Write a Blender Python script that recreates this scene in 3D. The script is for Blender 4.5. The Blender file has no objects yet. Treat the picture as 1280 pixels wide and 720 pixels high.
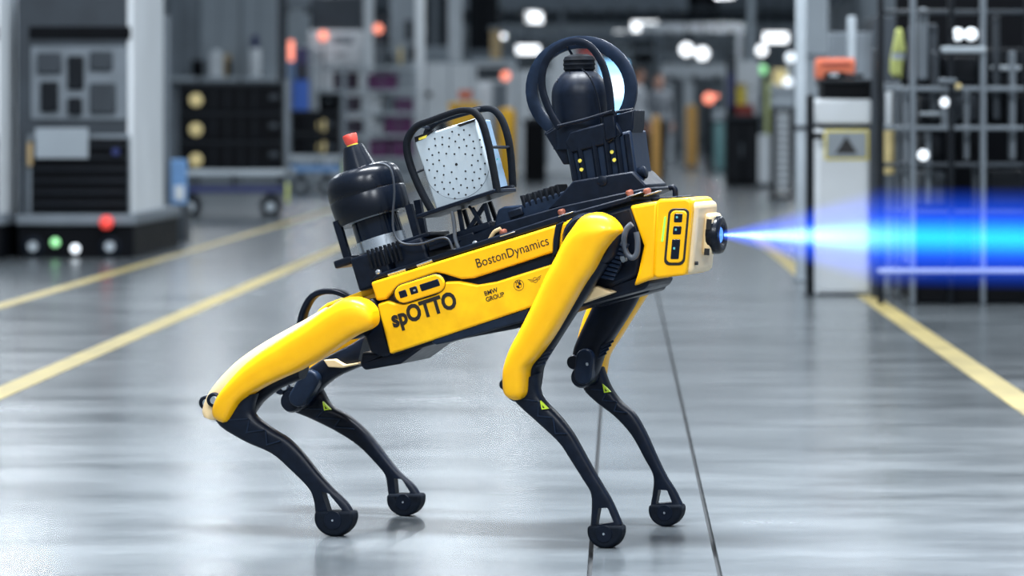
import bpy, bmesh, math, random
from mathutils import Vector, Matrix
random.seed(7)
R = math.radians
scene = bpy.context.scene
col = scene.collection

# ------------------------------------------------------------------ camera
H, FPX, CX, CY = 0.88, 3700.0, 775.0, 158.0      # eye height, focal length in px, vanishing point
cd = bpy.data.cameras.new('camera'); cam = bpy.data.objects.new('camera', cd); col.objects.link(cam)
cam.location = (0, 0, H); cam.rotation_euler = (R(90), 0, 0)
cd.sensor_width = 36; cd.lens = FPX * 36 / 1280
cd.shift_x = -(CX - 640) / 1280; cd.shift_y = -(360 - CY) / 1280
cd.clip_end = 400
cd.dof.use_dof = True; cd.dof.focus_distance = 6.40; cd.dof.aperture_fstop = 3.7; cd.dof.aperture_blades = 0
scene.camera = cam

# ------------------------------------------------------------------ world, lights, exposure
world = bpy.data.worlds.new('world'); scene.world = world; world.use_nodes = True
bg = world.node_tree.nodes['Background']
bg.inputs[0].default_value = (0.76, 0.88, 1.0, 1); bg.inputs[1].default_value = 0.31
def area(name, loc, sx, sy, power, colr=(0.90, 0.95, 1.0), rot=(0, 0, 0)):
    l = bpy.data.lights.new(name, 'AREA'); l.shape = 'RECTANGLE'; l.size = sx; l.size_y = sy
    l.energy = power; l.color = colr
    o = bpy.data.objects.new(name, l); o.location = loc; o.rotation_euler = rot; col.objects.link(o); return o
# tube lights added above the aisle to light robot and hall (housings further down)
HALL = [(-0.25, 6.3), (-2.6, 8.5), (2.4, 8.5), (-1.7, 0.6), (1.3, 0.6), (-5.2, 14), (4.2, 14),
        (-1.6, 16), (1.3, 16), (-5.0, 24), (4.0, 24), (-1.6, 28), (-5.0, 36), (3.6, 36), (-1.6, 44), (-5.2, 50), (3.6, 52), (0, 64), (-4.5, 70), (3, 84), (-3, 96), (-6, 78), (5, 72), (-6, 104), (4, 110), (0, 118), (-5, 122)]
LZ = 4.6
for (lx, ly) in HALL:
    area('added_tube_light', (lx, ly, LZ), *((2.4, 0.3) if ly == 6.3 else (0.5, 2.4)), {6.3: 520, 8.5: 24, 0.6: 250, 28: 50, 44: 45, 50: 45, 36: 70}.get(ly, 120 if ly < 60 else 520))
vs = scene.view_settings
vs.view_transform = 'Standard'; vs.look = 'None'; vs.gamma = 1.0; vs.use_curve_mapping = False
vs.exposure = 0.66
scene.cycles.max_bounces = 6; scene.cycles.diffuse_bounces = 3; scene.cycles.glossy_bounces = 3
scene.cycles.sample_clamp_indirect = 1.5
scene.cycles.volume_step_rate = 1.0

# ------------------------------------------------------------------ materials
MATS = {}
def mat(name, c, rough=0.5, metal=0.0, var=0.10, scale=18.0, bump=0.0, emit=None, estr=0.0, coat=0.0, spec=0.5, stretch=(1, 1, 1), rvar=0.08):
    m = bpy.data.materials.new(name); m.use_nodes = True; MATS[name] = m
    nt = m.node_tree; b = nt.nodes['Principled BSDF']; L = nt.links.new
    tc = nt.nodes.new('ShaderNodeTexCoord'); mp = nt.nodes.new('ShaderNodeMapping'); mp.inputs['Scale'].default_value = stretch
    L(tc.outputs['Object'], mp.inputs[0])
    n = nt.nodes.new('ShaderNodeTexNoise'); n.inputs['Scale'].default_value = scale; n.inputs['Detail'].default_value = 4
    L(mp.outputs[0], n.inputs['Vector'])
    r = nt.nodes.new('ShaderNodeValToRGB')
    r.color_ramp.elements[0].position = 0.3; r.color_ramp.elements[1].position = 0.7
    r.color_ramp.elements[0].color = tuple(x * (1 - var) for x in c) + (1,)
    r.color_ramp.elements[1].color = tuple(min(1, x * (1 + var)) for x in c) + (1,)
    L(n.outputs['Fac'], r.inputs[0]); L(r.outputs[0], b.inputs['Base Color'])
    mr = nt.nodes.new('ShaderNodeMapRange'); mr.inputs[3].default_value = max(0.02, rough - rvar); mr.inputs[4].default_value = min(1, rough + rvar)
    L(n.outputs['Fac'], mr.inputs[0]); L(mr.outputs[0], b.inputs['Roughness'])
    b.inputs['Metallic'].default_value = metal
    b.inputs['Specular IOR Level'].default_value = spec
    b.inputs['Coat Weight'].default_value = coat
    b.inputs['Coat Roughness'].default_value = 0.12
    if bump:
        bp_ = nt.nodes.new('ShaderNodeBump'); bp_.inputs['Strength'].default_value = bump; bp_.inputs['Distance'].default_value = 0.002
        L(n.outputs['Fac'], bp_.inputs['Height']); L(bp_.outputs[0], b.inputs['Normal'])
    if emit:
        b.inputs['Emission Color'].default_value = tuple(emit) + (1,); b.inputs['Emission Strength'].default_value = estr
    return m
M = MATS
mat('yellow', (1.0, 0.49, 0.003), 0.38, var=0.04, scale=30, spec=0.3, coat=0.1)
mat('yellow_worn', (0.96, 0.50, 0.006), 0.45, spec=0.25, var=0.14, scale=22)
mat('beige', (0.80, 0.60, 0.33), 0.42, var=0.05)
mat('black', (0.0026, 0.0060, 0.0145), 0.40, spec=0.20, var=0.25, scale=60, bump=0.15)
mat('black_gloss', (0.0026, 0.0046, 0.0095), 0.26, spec=0.25, var=0.2)
mat('black_matte', (0.003, 0.005, 0.009), 0.65, spec=0.15, var=0.3, scale=80, bump=0.3)
mat('navy_metal', (0.008, 0.0165, 0.036), 0.38, spec=0.22, var=0.2, scale=50)
mat('rubber', (0.003, 0.006, 0.012), 0.7, spec=0.15, var=0.3, scale=90, bump=0.5)
mat('window_glass', (0.004, 0.008, 0.018), 0.12, spec=0.3, var=0.1)
mat('ink', (0.006, 0.006, 0.007), 0.5, var=0.05)
mat('silver', (0.55, 0.60, 0.66), 0.28, metal=0.9, var=0.08)
mat('cable_grey', (0.085, 0.10, 0.125), 0.5, spec=0.3)
mat('cable_dark', (0.035, 0.042, 0.055), 0.45, spec=0.3)
mat('plate_grey', (0.42, 0.49, 0.54), 0.55, var=0.05)
mat('plate_side', (0.20, 0.30, 0.42), 0.4, var=0.08)
mat('red', (0.70, 0.07, 0.05), 0.4)
mat('copper', (0.30, 0.10, 0.065), 0.35, metal=0.3)
mat('lime', (0.55, 0.75, 0.03), 0.5)
mat('dot_yellow', (0.85, 0.70, 0.08), 0.5)
mat('led_green', (0.1, 0.6, 0.05), 0.4, emit=(0.25, 1.0, 0.10), estr=0.8)
mat('led_glint_cyan', (0.1, 0.4, 0.45), 0.4, emit=(0.2, 0.8, 0.8), estr=0.08)
mat('lens_glow', (0.02, 0.06, 0.3), 0.1, emit=(0.08, 0.28, 1.0), estr=0.9)
# background
mat('steel_light', (0.42, 0.475, 0.52), 0.45, metal=0.15, var=0.12, scale=3)
mat('steel_mid', (0.17, 0.20, 0.23), 0.5, metal=0.2, var=0.15, scale=3)
mat('steel_dark', (0.032, 0.042, 0.054), 0.5, metal=0.2, var=0.2, scale=4)
mat('panel_white', (0.72, 0.765, 0.80), 0.45, var=0.06, scale=2)
mat('panel_grey', (0.30, 0.345, 0.385), 0.5, var=0.08, scale=2)
mat('machine_black', (0.0022, 0.003, 0.0048), 0.5, spec=0.10, var=0.25, scale=5)
mat('frame_black', (0.006, 0.0085, 0.0125), 0.45, spec=0.18, var=0.2, scale=5)
mat('blue', (0.05, 0.16, 0.62), 0.5, var=0.08)
mat('blue_pale', (0.16, 0.33, 0.62), 0.5, var=0.08)
mat('navy', (0.02, 0.03, 0.13), 0.4)
mat('purple', (0.13, 0.030, 0.125), 0.6, var=0.25, scale=6)
mat('purple_dark', (0.030, 0.012, 0.035), 0.6, var=0.25, scale=6)
mat('cream', (0.72, 0.58, 0.27), 0.6)
mat('safety_yellow', (0.85, 0.46, 0.02), 0.5, var=0.08)
mat('safety_orange', (0.80, 0.44, 0.12), 0.5, var=0.08)
mat('tan', (0.45, 0.33, 0.17), 0.6)
mat('teal', (0.16, 0.33, 0.34), 0.5)
mat('hivis', (0.62, 0.68, 0.22), 0.7, var=0.15)
mat('orange_box', (0.72, 0.17, 0.08), 0.6, var=0.08)
mat('red_dark', (0.30, 0.04, 0.03), 0.6)
mat('red_lamp', (0.7, 0.06, 0.05), 0.3, emit=(1.0, 0.08, 0.06), estr=0.35)
mat('orange_lamp', (0.9, 0.25, 0.15), 0.4, emit=(1.0, 0.30, 0.20), estr=0.9)
mat('green_lamp', (0.3, 0.7, 0.3), 0.4, emit=(0.35, 0.9, 0.4), estr=0.6)
mat('white_lamp', (0.9, 0.95, 1.0), 0.4, emit=(0.92, 0.96, 1.0), estr=1.6)
mat('white_lamp_soft', (0.8, 0.85, 0.9), 0.4, emit=(0.85, 0.93, 1.0), estr=0.9)
mat('screen_blue', (0.1, 0.2, 0.5), 0.3, emit=(0.25, 0.62, 1.0), estr=1.5)
mat('line_yellow', (0.40, 0.32, 0.115), 0.45, var=0.22, scale=6)
mat('skin', (0.62, 0.34, 0.25), 0.6)
mat('shirt_white', (0.70, 0.73, 0.77), 0.8)
mat('shirt_grey', (0.22, 0.24, 0.27), 0.8)
mat('trousers', (0.012, 0.014, 0.02), 0.8)
mat('hair', (0.05, 0.03, 0.02), 0.6)
mat('wall_paint', (0.44, 0.49, 0.53), 0.7, var=0.25, scale=0.35)
mat('ceiling_paint', (0.30, 0.34, 0.38), 0.7, var=0.3, scale=0.4)
mat('joint', (0.05, 0.055, 0.06), 0.8)

def floor_material():
    m = bpy.data.materials.new('polished_concrete'); m.use_nodes = True; nt = m.node_tree; L = nt.links.new
    b = nt.nodes['Principled BSDF']; geo = nt.nodes.new('ShaderNodeNewGeometry')
    mp = nt.nodes.new('ShaderNodeMapping'); mp.inputs['Scale'].default_value = (0.55, 1.5, 1); L(geo.outputs['Position'], mp.inputs[0])
    n1 = nt.nodes.new('ShaderNodeTexNoise'); n1.inputs['Scale'].default_value = 2.2; n1.inputs['Detail'].default_value = 7; n1.inputs['Roughness'].default_value = 0.6
    L(mp.outputs[0], n1.inputs['Vector'])
    n2 = nt.nodes.new('ShaderNodeTexNoise'); n2.inputs['Scale'].default_value = 34; n2.inputs['Detail'].default_value = 5; L(geo.outputs['Position'], n2.inputs['Vector'])
    r = nt.nodes.new('ShaderNodeValToRGB'); r.color_ramp.elements[0].position = 0.28; r.color_ramp.elements[1].position = 0.72
    r.color_ramp.elements[0].color = (0.055, 0.065, 0.073, 1); r.color_ramp.elements[1].color = (0.152, 0.172, 0.186, 1)  # crosswise noise paints streaks of floor reflections into the concrete's own tone
    L(n1.outputs['Fac'], r.inputs[0])
    r2 = nt.nodes.new('ShaderNodeValToRGB'); r2.color_ramp.elements[0].position = 0.25; r2.color_ramp.elements[1].position = 0.62
    r2.color_ramp.elements[0].color = (0.78, 0.78, 0.78, 1); r2.color_ramp.elements[1].color = (1, 1, 1, 1); L(n2.outputs['Fac'], r2.inputs[0])
    mx = nt.nodes.new('ShaderNodeMix'); mx.data_type = 'RGBA'; mx.blend_type = 'MULTIPLY'; mx.inputs[0].default_value = 0.7
    L(r.outputs[0], mx.inputs[6]); L(r2.outputs[0], mx.inputs[7]); L(mx.outputs[2], b.inputs['Base Color'])
    mr = nt.nodes.new('ShaderNodeMapRange'); mr.inputs[3].default_value = 0.13; mr.inputs[4].default_value = 0.34; L(n1.outputs['Fac'], mr.inputs[0]); L(mr.outputs[0], b.inputs['Roughness'])
    b.inputs['Specular IOR Level'].default_value = 0.5
    bu = nt.nodes.new('ShaderNodeBump'); bu.inputs['Strength'].default_value = 0.06; bu.inputs['Distance'].default_value = 0.004; L(n1.outputs['Fac'], bu.inputs['Height']); L(bu.outputs[0], b.inputs['Normal'])
    return m
FLOOR = floor_material()

# ------------------------------------------------------------------ mesh builder
def tag(o, label=None, cat=None, group=None, kind=None):
    if label: o['label'] = label
    if cat: o['category'] = cat
    if group: o['group'] = group
    if kind: o['kind'] = kind
    return o
def empty(name, loc=(0, 0, 0), rz=0, label=None, cat=None, group=None):
    o = bpy.data.objects.new(name, None); o.empty_display_size = 0.1; o.location = loc; o.rotation_euler = (0, 0, rz)
    col.objects.link(o); return tag(o, label, cat, group)
def sgnpow(x, p): return math.copysign(abs(x) ** p, x)
class MB:
    def __init__(s): s.v = []; s.f = []
    def add(s, vs, fs):
        k = len(s.v); s.v += [tuple(x) for x in vs]; s.f += [tuple(i + k for i in f) for f in fs]; return s
    def box(s, lo, hi, mtx=None):
        x0, y0, z0 = lo; x1, y1, z1 = hi
        p = [Vector(q) for q in ((x0, y0, z0), (x1, y0, z0), (x1, y1, z0), (x0, y1, z0), (x0, y0, z1), (x1, y0, z1), (x1, y1, z1), (x0, y1, z1))]
        if mtx: p = [mtx @ q for q in p]
        return s.add(p, [(0, 3, 2, 1), (4, 5, 6, 7), (0, 1, 5, 4), (1, 2, 6, 5), (2, 3, 7, 6), (3, 0, 4, 7)])
    def prism(s, poly, off):
        n = len(poly); off = Vector(off); a = [Vector(p) for p in poly]
        return s.add(a + [p + off for p in a], [tuple(range(n))[::-1], tuple(range(n, 2 * n))] + [(i, (i + 1) % n, n + (i + 1) % n, n + i) for i in range(n)])
    def rings(s, rings, cap=True):
        n = len(rings[0]); vs = [p for r in rings for p in r]; fs = []
        for k in range(len(rings) - 1):
            for i in range(n):
                j = (i + 1) % n; fs.append((k * n + i, k * n + j, (k + 1) * n + j, (k + 1) * n + i))
        if cap: fs += [tuple(range(n))[::-1], tuple(range((len(rings) - 1) * n, len(rings) * n))]
        return s.add(vs, fs)
    def lathe(s, o, axis, prof, n=32, cap=True):            # prof: (height along axis, radius)
        o = Vector(o); a = Vector(axis).normalized(); t = a.orthogonal().normalized(); b = a.cross(t)
        return s.rings([[o + a * h + (t * math.cos(2 * math.pi * i / n) + b * math.sin(2 * math.pi * i / n)) * max(r, 1e-4) for i in range(n)] for h, r in prof], cap)
    def cyl(s, p0, p1, r0, r1=None, n=20):
        p0 = Vector(p0); p1 = Vector(p1); d = p1 - p0
        return s.lathe(p0, d, [(0, r0), (d.length, r0 if r1 is None else r1)], n)
    def ball(s, c, r, n=18, sq=(1, 1, 1)):
        c = Vector(c); k = n // 2
        return s.rings([[c + Vector((r * sq[0] * math.sin(math.pi * (i + .02) / (k + .04)) * math.cos(2 * math.pi * j / n), r * sq[1] * math.sin(math.pi * (i + .02) / (k + .04)) * math.sin(2 * math.pi * j / n), -r * sq[2] * math.cos(math.pi * (i + .02) / (k + .04)))) for j in range(n)] for i in range(k + 1)])
    def sweep(s, pts, a, b=None, n=10, closed=False, up=None, e=2.0):     # a, b: half sizes along side and up
        pts = [Vector(p) for p in pts]; b = a if b is None else b; rs = []; N = len(pts)
        ref = Vector(up) if up else None; prev = None
        for i, p in enumerate(pts):
            if closed: d = pts[(i + 1) % N] - pts[i - 1]
            else: d = pts[min(i + 1, N - 1)] - pts[max(i - 1, 0)]
            d.normalize()
            if ref is not None: u = (ref - d * ref.dot(d)).normalized()
            elif prev is None: u = d.orthogonal().normalized()
            else: u = (prev - d * prev.dot(d)).normalized()
            prev = u; w = d.cross(u)
            rs.append([p + w * a * sgnpow(math.cos(2 * math.pi * (j + .5) / n), 2 / e) + u * b * sgnpow(math.sin(2 * math.pi * (j + .5) / n), 2 / e) for j in range(n)])
        if closed: rs.append(rs[0])
        return s.rings(rs, not closed)
    def build(s, name, m, parent=None, bevel=0.0, seg=2, smooth=40, fix=True):
        me = bpy.data.meshes.new(name); me.from_pydata(s.v, [], s.f); me.update()
        if fix:
            bm = bmesh.new(); bm.from_mesh(me); bmesh.ops.recalc_face_normals(bm, faces=bm.faces); bm.to_mesh(me); bm.free()
        if smooth:
            me.polygons.foreach_set('use_smooth', [True] * len(me.polygons)); me.set_sharp_from_angle(angle=R(smooth))
        me.materials.append(M[m] if isinstance(m, str) else m)
        o = bpy.data.objects.new(name, me); col.objects.link(o)
        if parent: o.parent = parent
        if bevel:
            bv = o.modifiers.new('bevel', 'BEVEL'); bv.width = bevel; bv.segments = seg; bv.limit_method = 'ANGLE'; bv.angle_limit = R(35); bv.harden_normals = False
        return o
def catmull(pts, k=4, closed=False):
    P = [Vector(p) for p in pts]; n = len(P); out = []
    for i in range(n if closed else n - 1):
        g = (lambda j: P[j % n]) if closed else (lambda j: P[min(max(j, 0), n - 1)])
        p0, p1, p2, p3 = g(i - 1), g(i), g(i + 1), g(i + 2)
        for q in range(k):
            t = q / k
            out.append(0.5 * ((2 * p1) + (p2 - p0) * t + (2 * p0 - 5 * p1 + 4 * p2 - p3) * t * t + (3 * p1 - p0 - 3 * p2 + p3) * t ** 3))
    if not closed: out.append(P[-1])
    return out

# ------------------------------------------------------------------ the hall
def W(px, py, Y): return Vector(((px - CX) / FPX * Y, Y, H - (py - CY) / FPX * Y))
def floor_py(Y): return CY + FPX * H / Y

fl = MB().box((-13, -4, -0.30), (11, 134, -0.02)).build('floor', 'joint', smooth=0); tag(fl, kind='structure')
XS = [-13, -8.06, -4.06, -0.06, 0.196, 4.2, 8.2, 11]; YS = [-4, 4.2] + [12.2 + 8 * i for i in range(16)]
g = 0.005
for i in range(len(XS) - 1):
    for j in range(len(YS) - 1):
        MB().box((XS[i] + g, YS[j] + g, -0.02), (XS[i + 1] - g, YS[j + 1] - g, 0.0)).build('slab', FLOOR, fl, smooth=0)
tag(MB().box((-13.2, 131.8, 0), (11.2, 132.1, 7)).build('wall_back', 'wall_paint', smooth=0), kind='structure')
tag(MB().box((-10.3, 22, 0), (-10.0, 131.8, 7)).build('wall_left', 'wall_paint', smooth=0), kind='structure')
tag(MB().box((8.0, 22, 0), (8.3, 131.8, 7)).build('wall_right', 'wall_paint', smooth=0), kind='structure')
ceb = MB()
for k in range(8): ceb.box((-10.3, 99 + 4.2 * k, 5.6), (8.3, 101.4 + 4.2 * k, 5.75))        # roof strips; gaps added between them to let light into the far hall
ce = ceb.build('ceiling', 'ceiling_paint', smooth=0); tag(ce, kind='structure')
for k in range(6):
    y = 102 + 5 * k
    MB().box((-10.2, y, 5.25), (8.2, y + 0.28, 5.6)).build('ceiling_beam', 'steel_mid', ce, smooth=0)

def floor_line(label, X, y0, y1, w=0.10, z=0.0025):
    tag(MB().box((X - w / 2, y0, 0.0), (X + w / 2, y1, z)).build('floor_line', 'line_yellow', smooth=0), label, 'floor marking', 'yellow aisle lines')
floor_line('yellow painted floor line on the left, the nearer one to the robot', -2.045, 4.5, 60)
floor_line('yellow painted floor line running beside the black transport carts', -3.035, 9, 60, 0.085)
floor_line('yellow painted floor line right of the robot, in front of grey cabinet', 1.28, 4.5, 15.6)
floor_line('yellow floor line piece visible below the blue beam behind the robot', 1.08, 17.5, 24)

# housings of the tube lights added to brighten robot and hall
FARLAB = {96: 'far tube light added above the strip lamp left of the dome cage', 104: 'far tube light added above the grey cabinets, leftmost of the far ones',
          110: 'far tube light added right of the pair of round lamps', 118: 'far tube light added straight above the aisle centre behind the dome cage', 122: 'far tube light added beside the tan post, the most distant one'}
for k, (lx, ly) in enumerate(HALL):
    far = ly > 58
    t = empty('added_ceiling_light', (lx, ly, LZ), R(90) if ly == 6.3 else 0, FARLAB.get(ly, 'tube light added out of view to light the robot and hall'), 'added ceiling light', 'added hall tube lights')
    MB().box((-0.30, -1.28, 0.03), (0.30, 1.28, 0.14)).build('housing', 'steel_light', t, 0.02)
    for sx in (-0.2, 0.2):
        MB().cyl((sx, 0, 0.14), (sx, 0, 1.0), 0.008, n=8).build('hanger', 'steel_dark', t)
    if far:
        MB().box((-0.24, -1.2, -0.03), (0.24, 1.2, 0.03)).build('diffuser', 'white_lamp', t, 0.01)

# ------------------------------------------------------------------ background kit
# a part: (kind, name, material, x0, y0, x1, y1, dy, depth[, bevel]); px boxes stand at distance Y+dy; y1 None = down to the floor
def unit(name, label, cat, Y, parts, group=None, bev=0.012):
    xs = [p[3] for p in parts if p[0] != 'ball'] or [parts[0][3]]
    xe = [p[5] for p in parts if p[0] != 'ball'] or [parts[0][3]]
    c = W((min(xs) + max(xe)) / 2, CY, Y); c.z = 0
    t = empty(name, c, 0, label, cat, group); made = {}
    for p in parts:
        kind, nm, m, x0, y0, x1, y1, dy, dp = p[:9]
        yy = Y + dy; par = t
        if '>' in nm: a, nm = nm.split('>'); par = made.get(a, t)
        if kind == 'box':
            a = W(x0, y0, yy) - c; b = W(x1, y1 if y1 is not None else floor_py(yy), yy) - c
            if y1 is None: b.z = 0.0
            w = min(abs(b.x - a.x), abs(a.z - b.z), dp)
            o = MB().box((a.x, dy, b.z), (b.x, dy + dp, a.z)).build(nm, m, par, min(bev, w * 0.3))
        elif kind == 'cyl':                                  # upright cylinder filling the box
            a = W(x0, y0, yy) - c; b = W(x1, y1 if y1 is not None else floor_py(yy), yy) - c
            if y1 is None: b.z = 0.0
            r = (b.x - a.x) / 2; cx = (a.x + b.x) / 2; h = a.z - b.z
            o = MB().lathe((cx, dy + r, b.z), (0, 0, 1), [(0, r * .96), (h * .02, r), (h * .93, r), (h * .98, r * .8), (h, r * .4)], 20).build(nm, m, par)
        elif kind == 'disc':                                 # disc facing the aisle's near end: x0,y0 centre, x1 radius px
            a = W(x0, y0, yy) - c; r = x1 / FPX * yy
            o = MB().lathe((a.x, dy, a.z), (0, -1, 0), [(0, r), (dp * .7, r), (dp, r * .8)], 20).build(nm, m, par)
        elif kind == 'ball':
            a = W(x0, y0, yy) - c; r = x1 / FPX * yy
            o = MB().ball((a.x, dy, a.z), r, 16).build(nm, m, par)
        elif kind == 'wheel':                                # wheel with its axle across the view's depth (dp = width)
            a = W(x0, y0, yy) - c; r = x1 / FPX * yy
            if y1 is None: a.z = r
            o = MB().lathe((a.x, dy, a.z), (0, 1, 0), [(0, r * .8), (dp * .15, r), (dp * .85, r), (dp, r * .8)], 20).build(nm, m, par)
            MB().lathe((a.x, dy - 0.008, a.z), (0, 1, 0), [(0, r * .45), (0.02, r * .5)], 16).build('hub', 'steel_light', o)
        made[nm] = o
    return t
B = lambda nm, m, x0, y0, x1, y1, dy=0.0, dp=0.3: ('box', nm, m, x0, y0, x1, y1, dy, dp)
C = lambda nm, m, x0, y0, x1, y1, dy=0.0: ('cyl', nm, m, x0, y0, x1, y1, dy, 0.1)
D = lambda nm, m, x, y, r, dy=0.0, dp=0.02: ('disc', nm, m, x, y, r, y, dy, dp)
S = lambda nm, m, x, y, r, dy=0.0: ('ball', nm, m, x, y, r, y, dy, 0.1)
V = lambda nm, m, x, r, dy=0.0, dp=0.06: ('wheel', nm, m, x, 0, r, None, dy, dp)


# ------------------------------------------------------------------ left of the aisle
def cart(label, xl, x1, Y, extra):
    x0 = x1 - 195
    P = [B('chassis', 'machine_black', xl, 282, x1, None, 0, 2.0), B('deck', 'steel_mid', xl - 2, 268, x1 + 3, 282, -0.03, 2.05),
         B('cabinet', 'panel_white', x0 + 48, -24, x1 - 1, 268, 0.06, 1.35),
         B('front_panel', 'steel_dark', x0 + 49, -24, x1 - 8, 268, 0.045, 0.03),
         B('cabinet>louvre_frame', 'steel_mid', x0 + 62, 168, x1 - 4, 268, 0.035, 0.03),
         B('cabinet>louvre_back', 'machine_black', x0 + 67, 173, x1 - 7, 266, 0.015, 0.03)]
    for k in range(6): P.append(B('cabinet>louvre_slat', 'frame_black', x0 + 69, 180 + k * 14.5, x1 - 9, 186 + k * 14.5, -0.005, 0.03))
    P += [B('cabinet>dark_window', 'machine_black', x0 + 64, 33, x1 - 4, 49, 0.03, 0.03), B('cabinet>control_panel', 'steel_mid', x0 + 66, 58, x1 - 8, 150, 0.03, 0.03)]
    for k, (a, b, c, d) in enumerate([(74, 66, 104, 92), (112, 70, 132, 112), (140, 64, 168, 88), (78, 102, 100, 140), (140, 104, 172, 142), (112, 122, 130, 144)]):
        P.append(B('cabinet>instrument', 'frame_black' if k % 2 else 'steel_dark', x0 + a, b, x0 + c, d, 0.0, 0.04))
    P += [B('paper_sheet', 'panel_grey', x0 + 72, 160, x0 + 138, 198, -0.02, 0.012),
          S('stop_button', 'red_lamp', x0 + 161, 278, 9, -0.07), B('stop_button>button_base', 'frame_black', x0 + 152, 278, x0 + 170, 286, -0.08, 0.06),
          S('status_light', 'green_lamp', x0 + 97, 303, 6, 0.0), S('headlight', 'white_lamp_soft', x0 + 122, 311, 6, 0.0), S('headlight', 'steel_light', x0 + 70, 310, 6, 0.0),
          D('indicator', 'navy', x0 + 173, 190, 5, 0.0, 0.03), V('wheel', 'rubber', xl + 20, 14, -0.02), V('wheel', 'rubber', x1 - 30, 14, -0.02)]
    return unit('transport_cart', label, 'transport cart', Y, P + extra, 'black based transport carts')
cart('black transport cart with white cabinet and red stop button, beside the blue notice board', 21, 167, 19.85, [B('rail_post', 'steel_mid', 24, -20, 34, 268, 0.1, 0.08), B('cable_tag', 'tan', 34, 178, 40, 208, 0.0, 0.05)])
cart('black transport cart at the far left edge, only its corner showing', -140, 1, 19.6, [])
unit('notice_board', 'blue and white notice board on a grey pedestal beside the transport cart', 'notice board', 22.6, [
    B('pedestal', 'steel_dark', 214, 256, 230, None, 0, 0.35), B('board', 'blue_pale', 213, 199, 233, 256, 0, 0.06), B('board>notice', 'panel_white', 218, 232, 230, 250, -0.012, 0.014),
    B('post', 'steel_mid', 205, 20, 212, None, 0.1, 0.06)])
# dolly with a stack of three black crates
def dolly(label, Y, x0, x1, yd, yb, m, r):
    P = [B('deck', 'steel_light', x0, yd, x1, yd + 8, 0, 0.9), B('frame_rail', m, x0, yb, x1, yb + 8, 0.02, 0.06), B('frame_rail', m, x0, yb, x1, yb + 8, 0.80, 0.06)]
    for x in (x0 + 4, (x0 + x1) / 2, x1 - 10):
        P.append(B('upright', 'steel_dark', x, yd + 8, x + 6, yb, 0.03, 0.05))
    for x in (x0 + 16, x1 - 18):
        P += [V('wheel', 'rubber', x, r, 0.05, 0.07), V('wheel', 'rubber', x, r, 0.75, 0.07), B('fork', 'steel_dark', x - 3, yb + 8, x + 3, yb + 22, 0.06, 0.05)]
    P += [B('push_post', 'steel_mid', x1 - 1, yd - 112, x1 + 6, yb + 8, 0.04, 0.05), B('tag', 'hivis', x1 + 1, yb - 4, x1 + 5, yb + 20, 0.0, 0.03)]
    return unit('dolly', label, 'dolly', Y, P, 'crate dollies')
dolly('grey dolly with dark blue rails under the three black crates', 28.6, 222, 356, 212, 233, 'navy', 13)
dolly('grey dolly with pale blue rail under the two black crates, farther back', 38.8, 360, 427, 194, 207, 'blue_pale', 9)
def crate(label, Y, x0, y0, x1, y1, dx, dyy, r, grp):
    P = [B('body', 'machine_black', x0 + 1, y0 + 3, x1 - 2, y1 - .25, 0.05, 0.75), B('rim', 'frame_black', x0, y0, x1 - 1.5, y0 + 6, 0.03, 0.79),
         D('label_disc', 'cream', dx, dyy, r, 0.05, 0.012), B('grip', 'steel_dark', x1 - 18, y0 + 14, x1 - 6, y0 + 21, 0.03, 0.03)]
    for k in range(4):
        xx = x0 + (x1 - x0) * (0.32 + 0.13 * k); P.append(B('rib', 'frame_black', xx, y0 + 8, xx + 4, y1 - 2, 0.035, 0.02))
    return unit('crate', label, 'crate', Y, P, grp)
for nm, y0, y1, d in (('top', 104, 140, 125), ('middle', 140, 176, 162), ('bottom', 176, 212, 200)):
    crate('black crate with cream round label, %s of the stack of three' % nm, 28.6, 223, y0, 354, y1, 245, d, 8.5, 'black crates, stack of three')
for nm, y0, y1, d in (('upper', 138, 166, 157), ('lower', 166, 194, 184)):
    crate('black crate with cream round label, %s of the stack of two' % nm, 38.8, 363, y0, 425, y1, 404, d, 7.5, 'black crates, stack of two')
# machines behind the crates
for k, (x0, x1, m, lab) in enumerate([(172, 206, 'panel_grey', 'tall grey machine cabinet behind the notice board post'), (207, 248, 'steel_mid', 'mid grey machine cabinet behind the left end of the black crates'),
                                      (249, 300, 'panel_grey', 'grey machine cabinet with white and tan bags, above the black crates'), (301, 346, 'panel_grey', 'grey machine cabinet with navy and white bottle, above the black crates')]):
    P = [B('body', m, x0, -30, x1, None, 0, 0.8), B('door', m, x0 + 3, -24, (x0 + x1) / 2 - 1, 200, -0.02, 0.03), B('door', m, (x0 + x1) / 2 + 1, -24, x1 - 3, 200, -0.02, 0.03),
         B('door>handle', 'frame_black', (x0 + x1) / 2 + 3, 92, (x0 + x1) / 2 + 6, 108, -0.04, 0.03), B('shelf', 'steel_light', x0 + 1, 96, x1 - 1.5, 102, -0.35, 0.325)]
    unit('machine_cabinet', lab, 'cabinet', 46, P, 'grey machine cabinets at left')
unit('bag', 'white bag on the shelf above the black crates', 'bag', 45.7, [B('bag_body', 'panel_white', 262, 66, 279, 96, 0, 0.2), B('bag_top', 'panel_white', 266, 62, 275, 67, 0.05, 0.1)])
unit('bag', 'tan bag beside the white bag above the crates', 'bag', 45.7, [B('bag_body', 'tan', 279.5, 68, 287, 96, 0, 0.2), B('strap', 'machine_black', 284, 75, 289, 96, -0.03, 0.02)])
unit('gear_box', 'small black gear box at the left end of the shelf', 'box', 45.7, [B('box_body', 'machine_black', 240, 78, 252, 96, 0, 0.2), B('box_lid', 'frame_black', 239, 75, 253, 79, -0.01, 0.22)])
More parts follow.
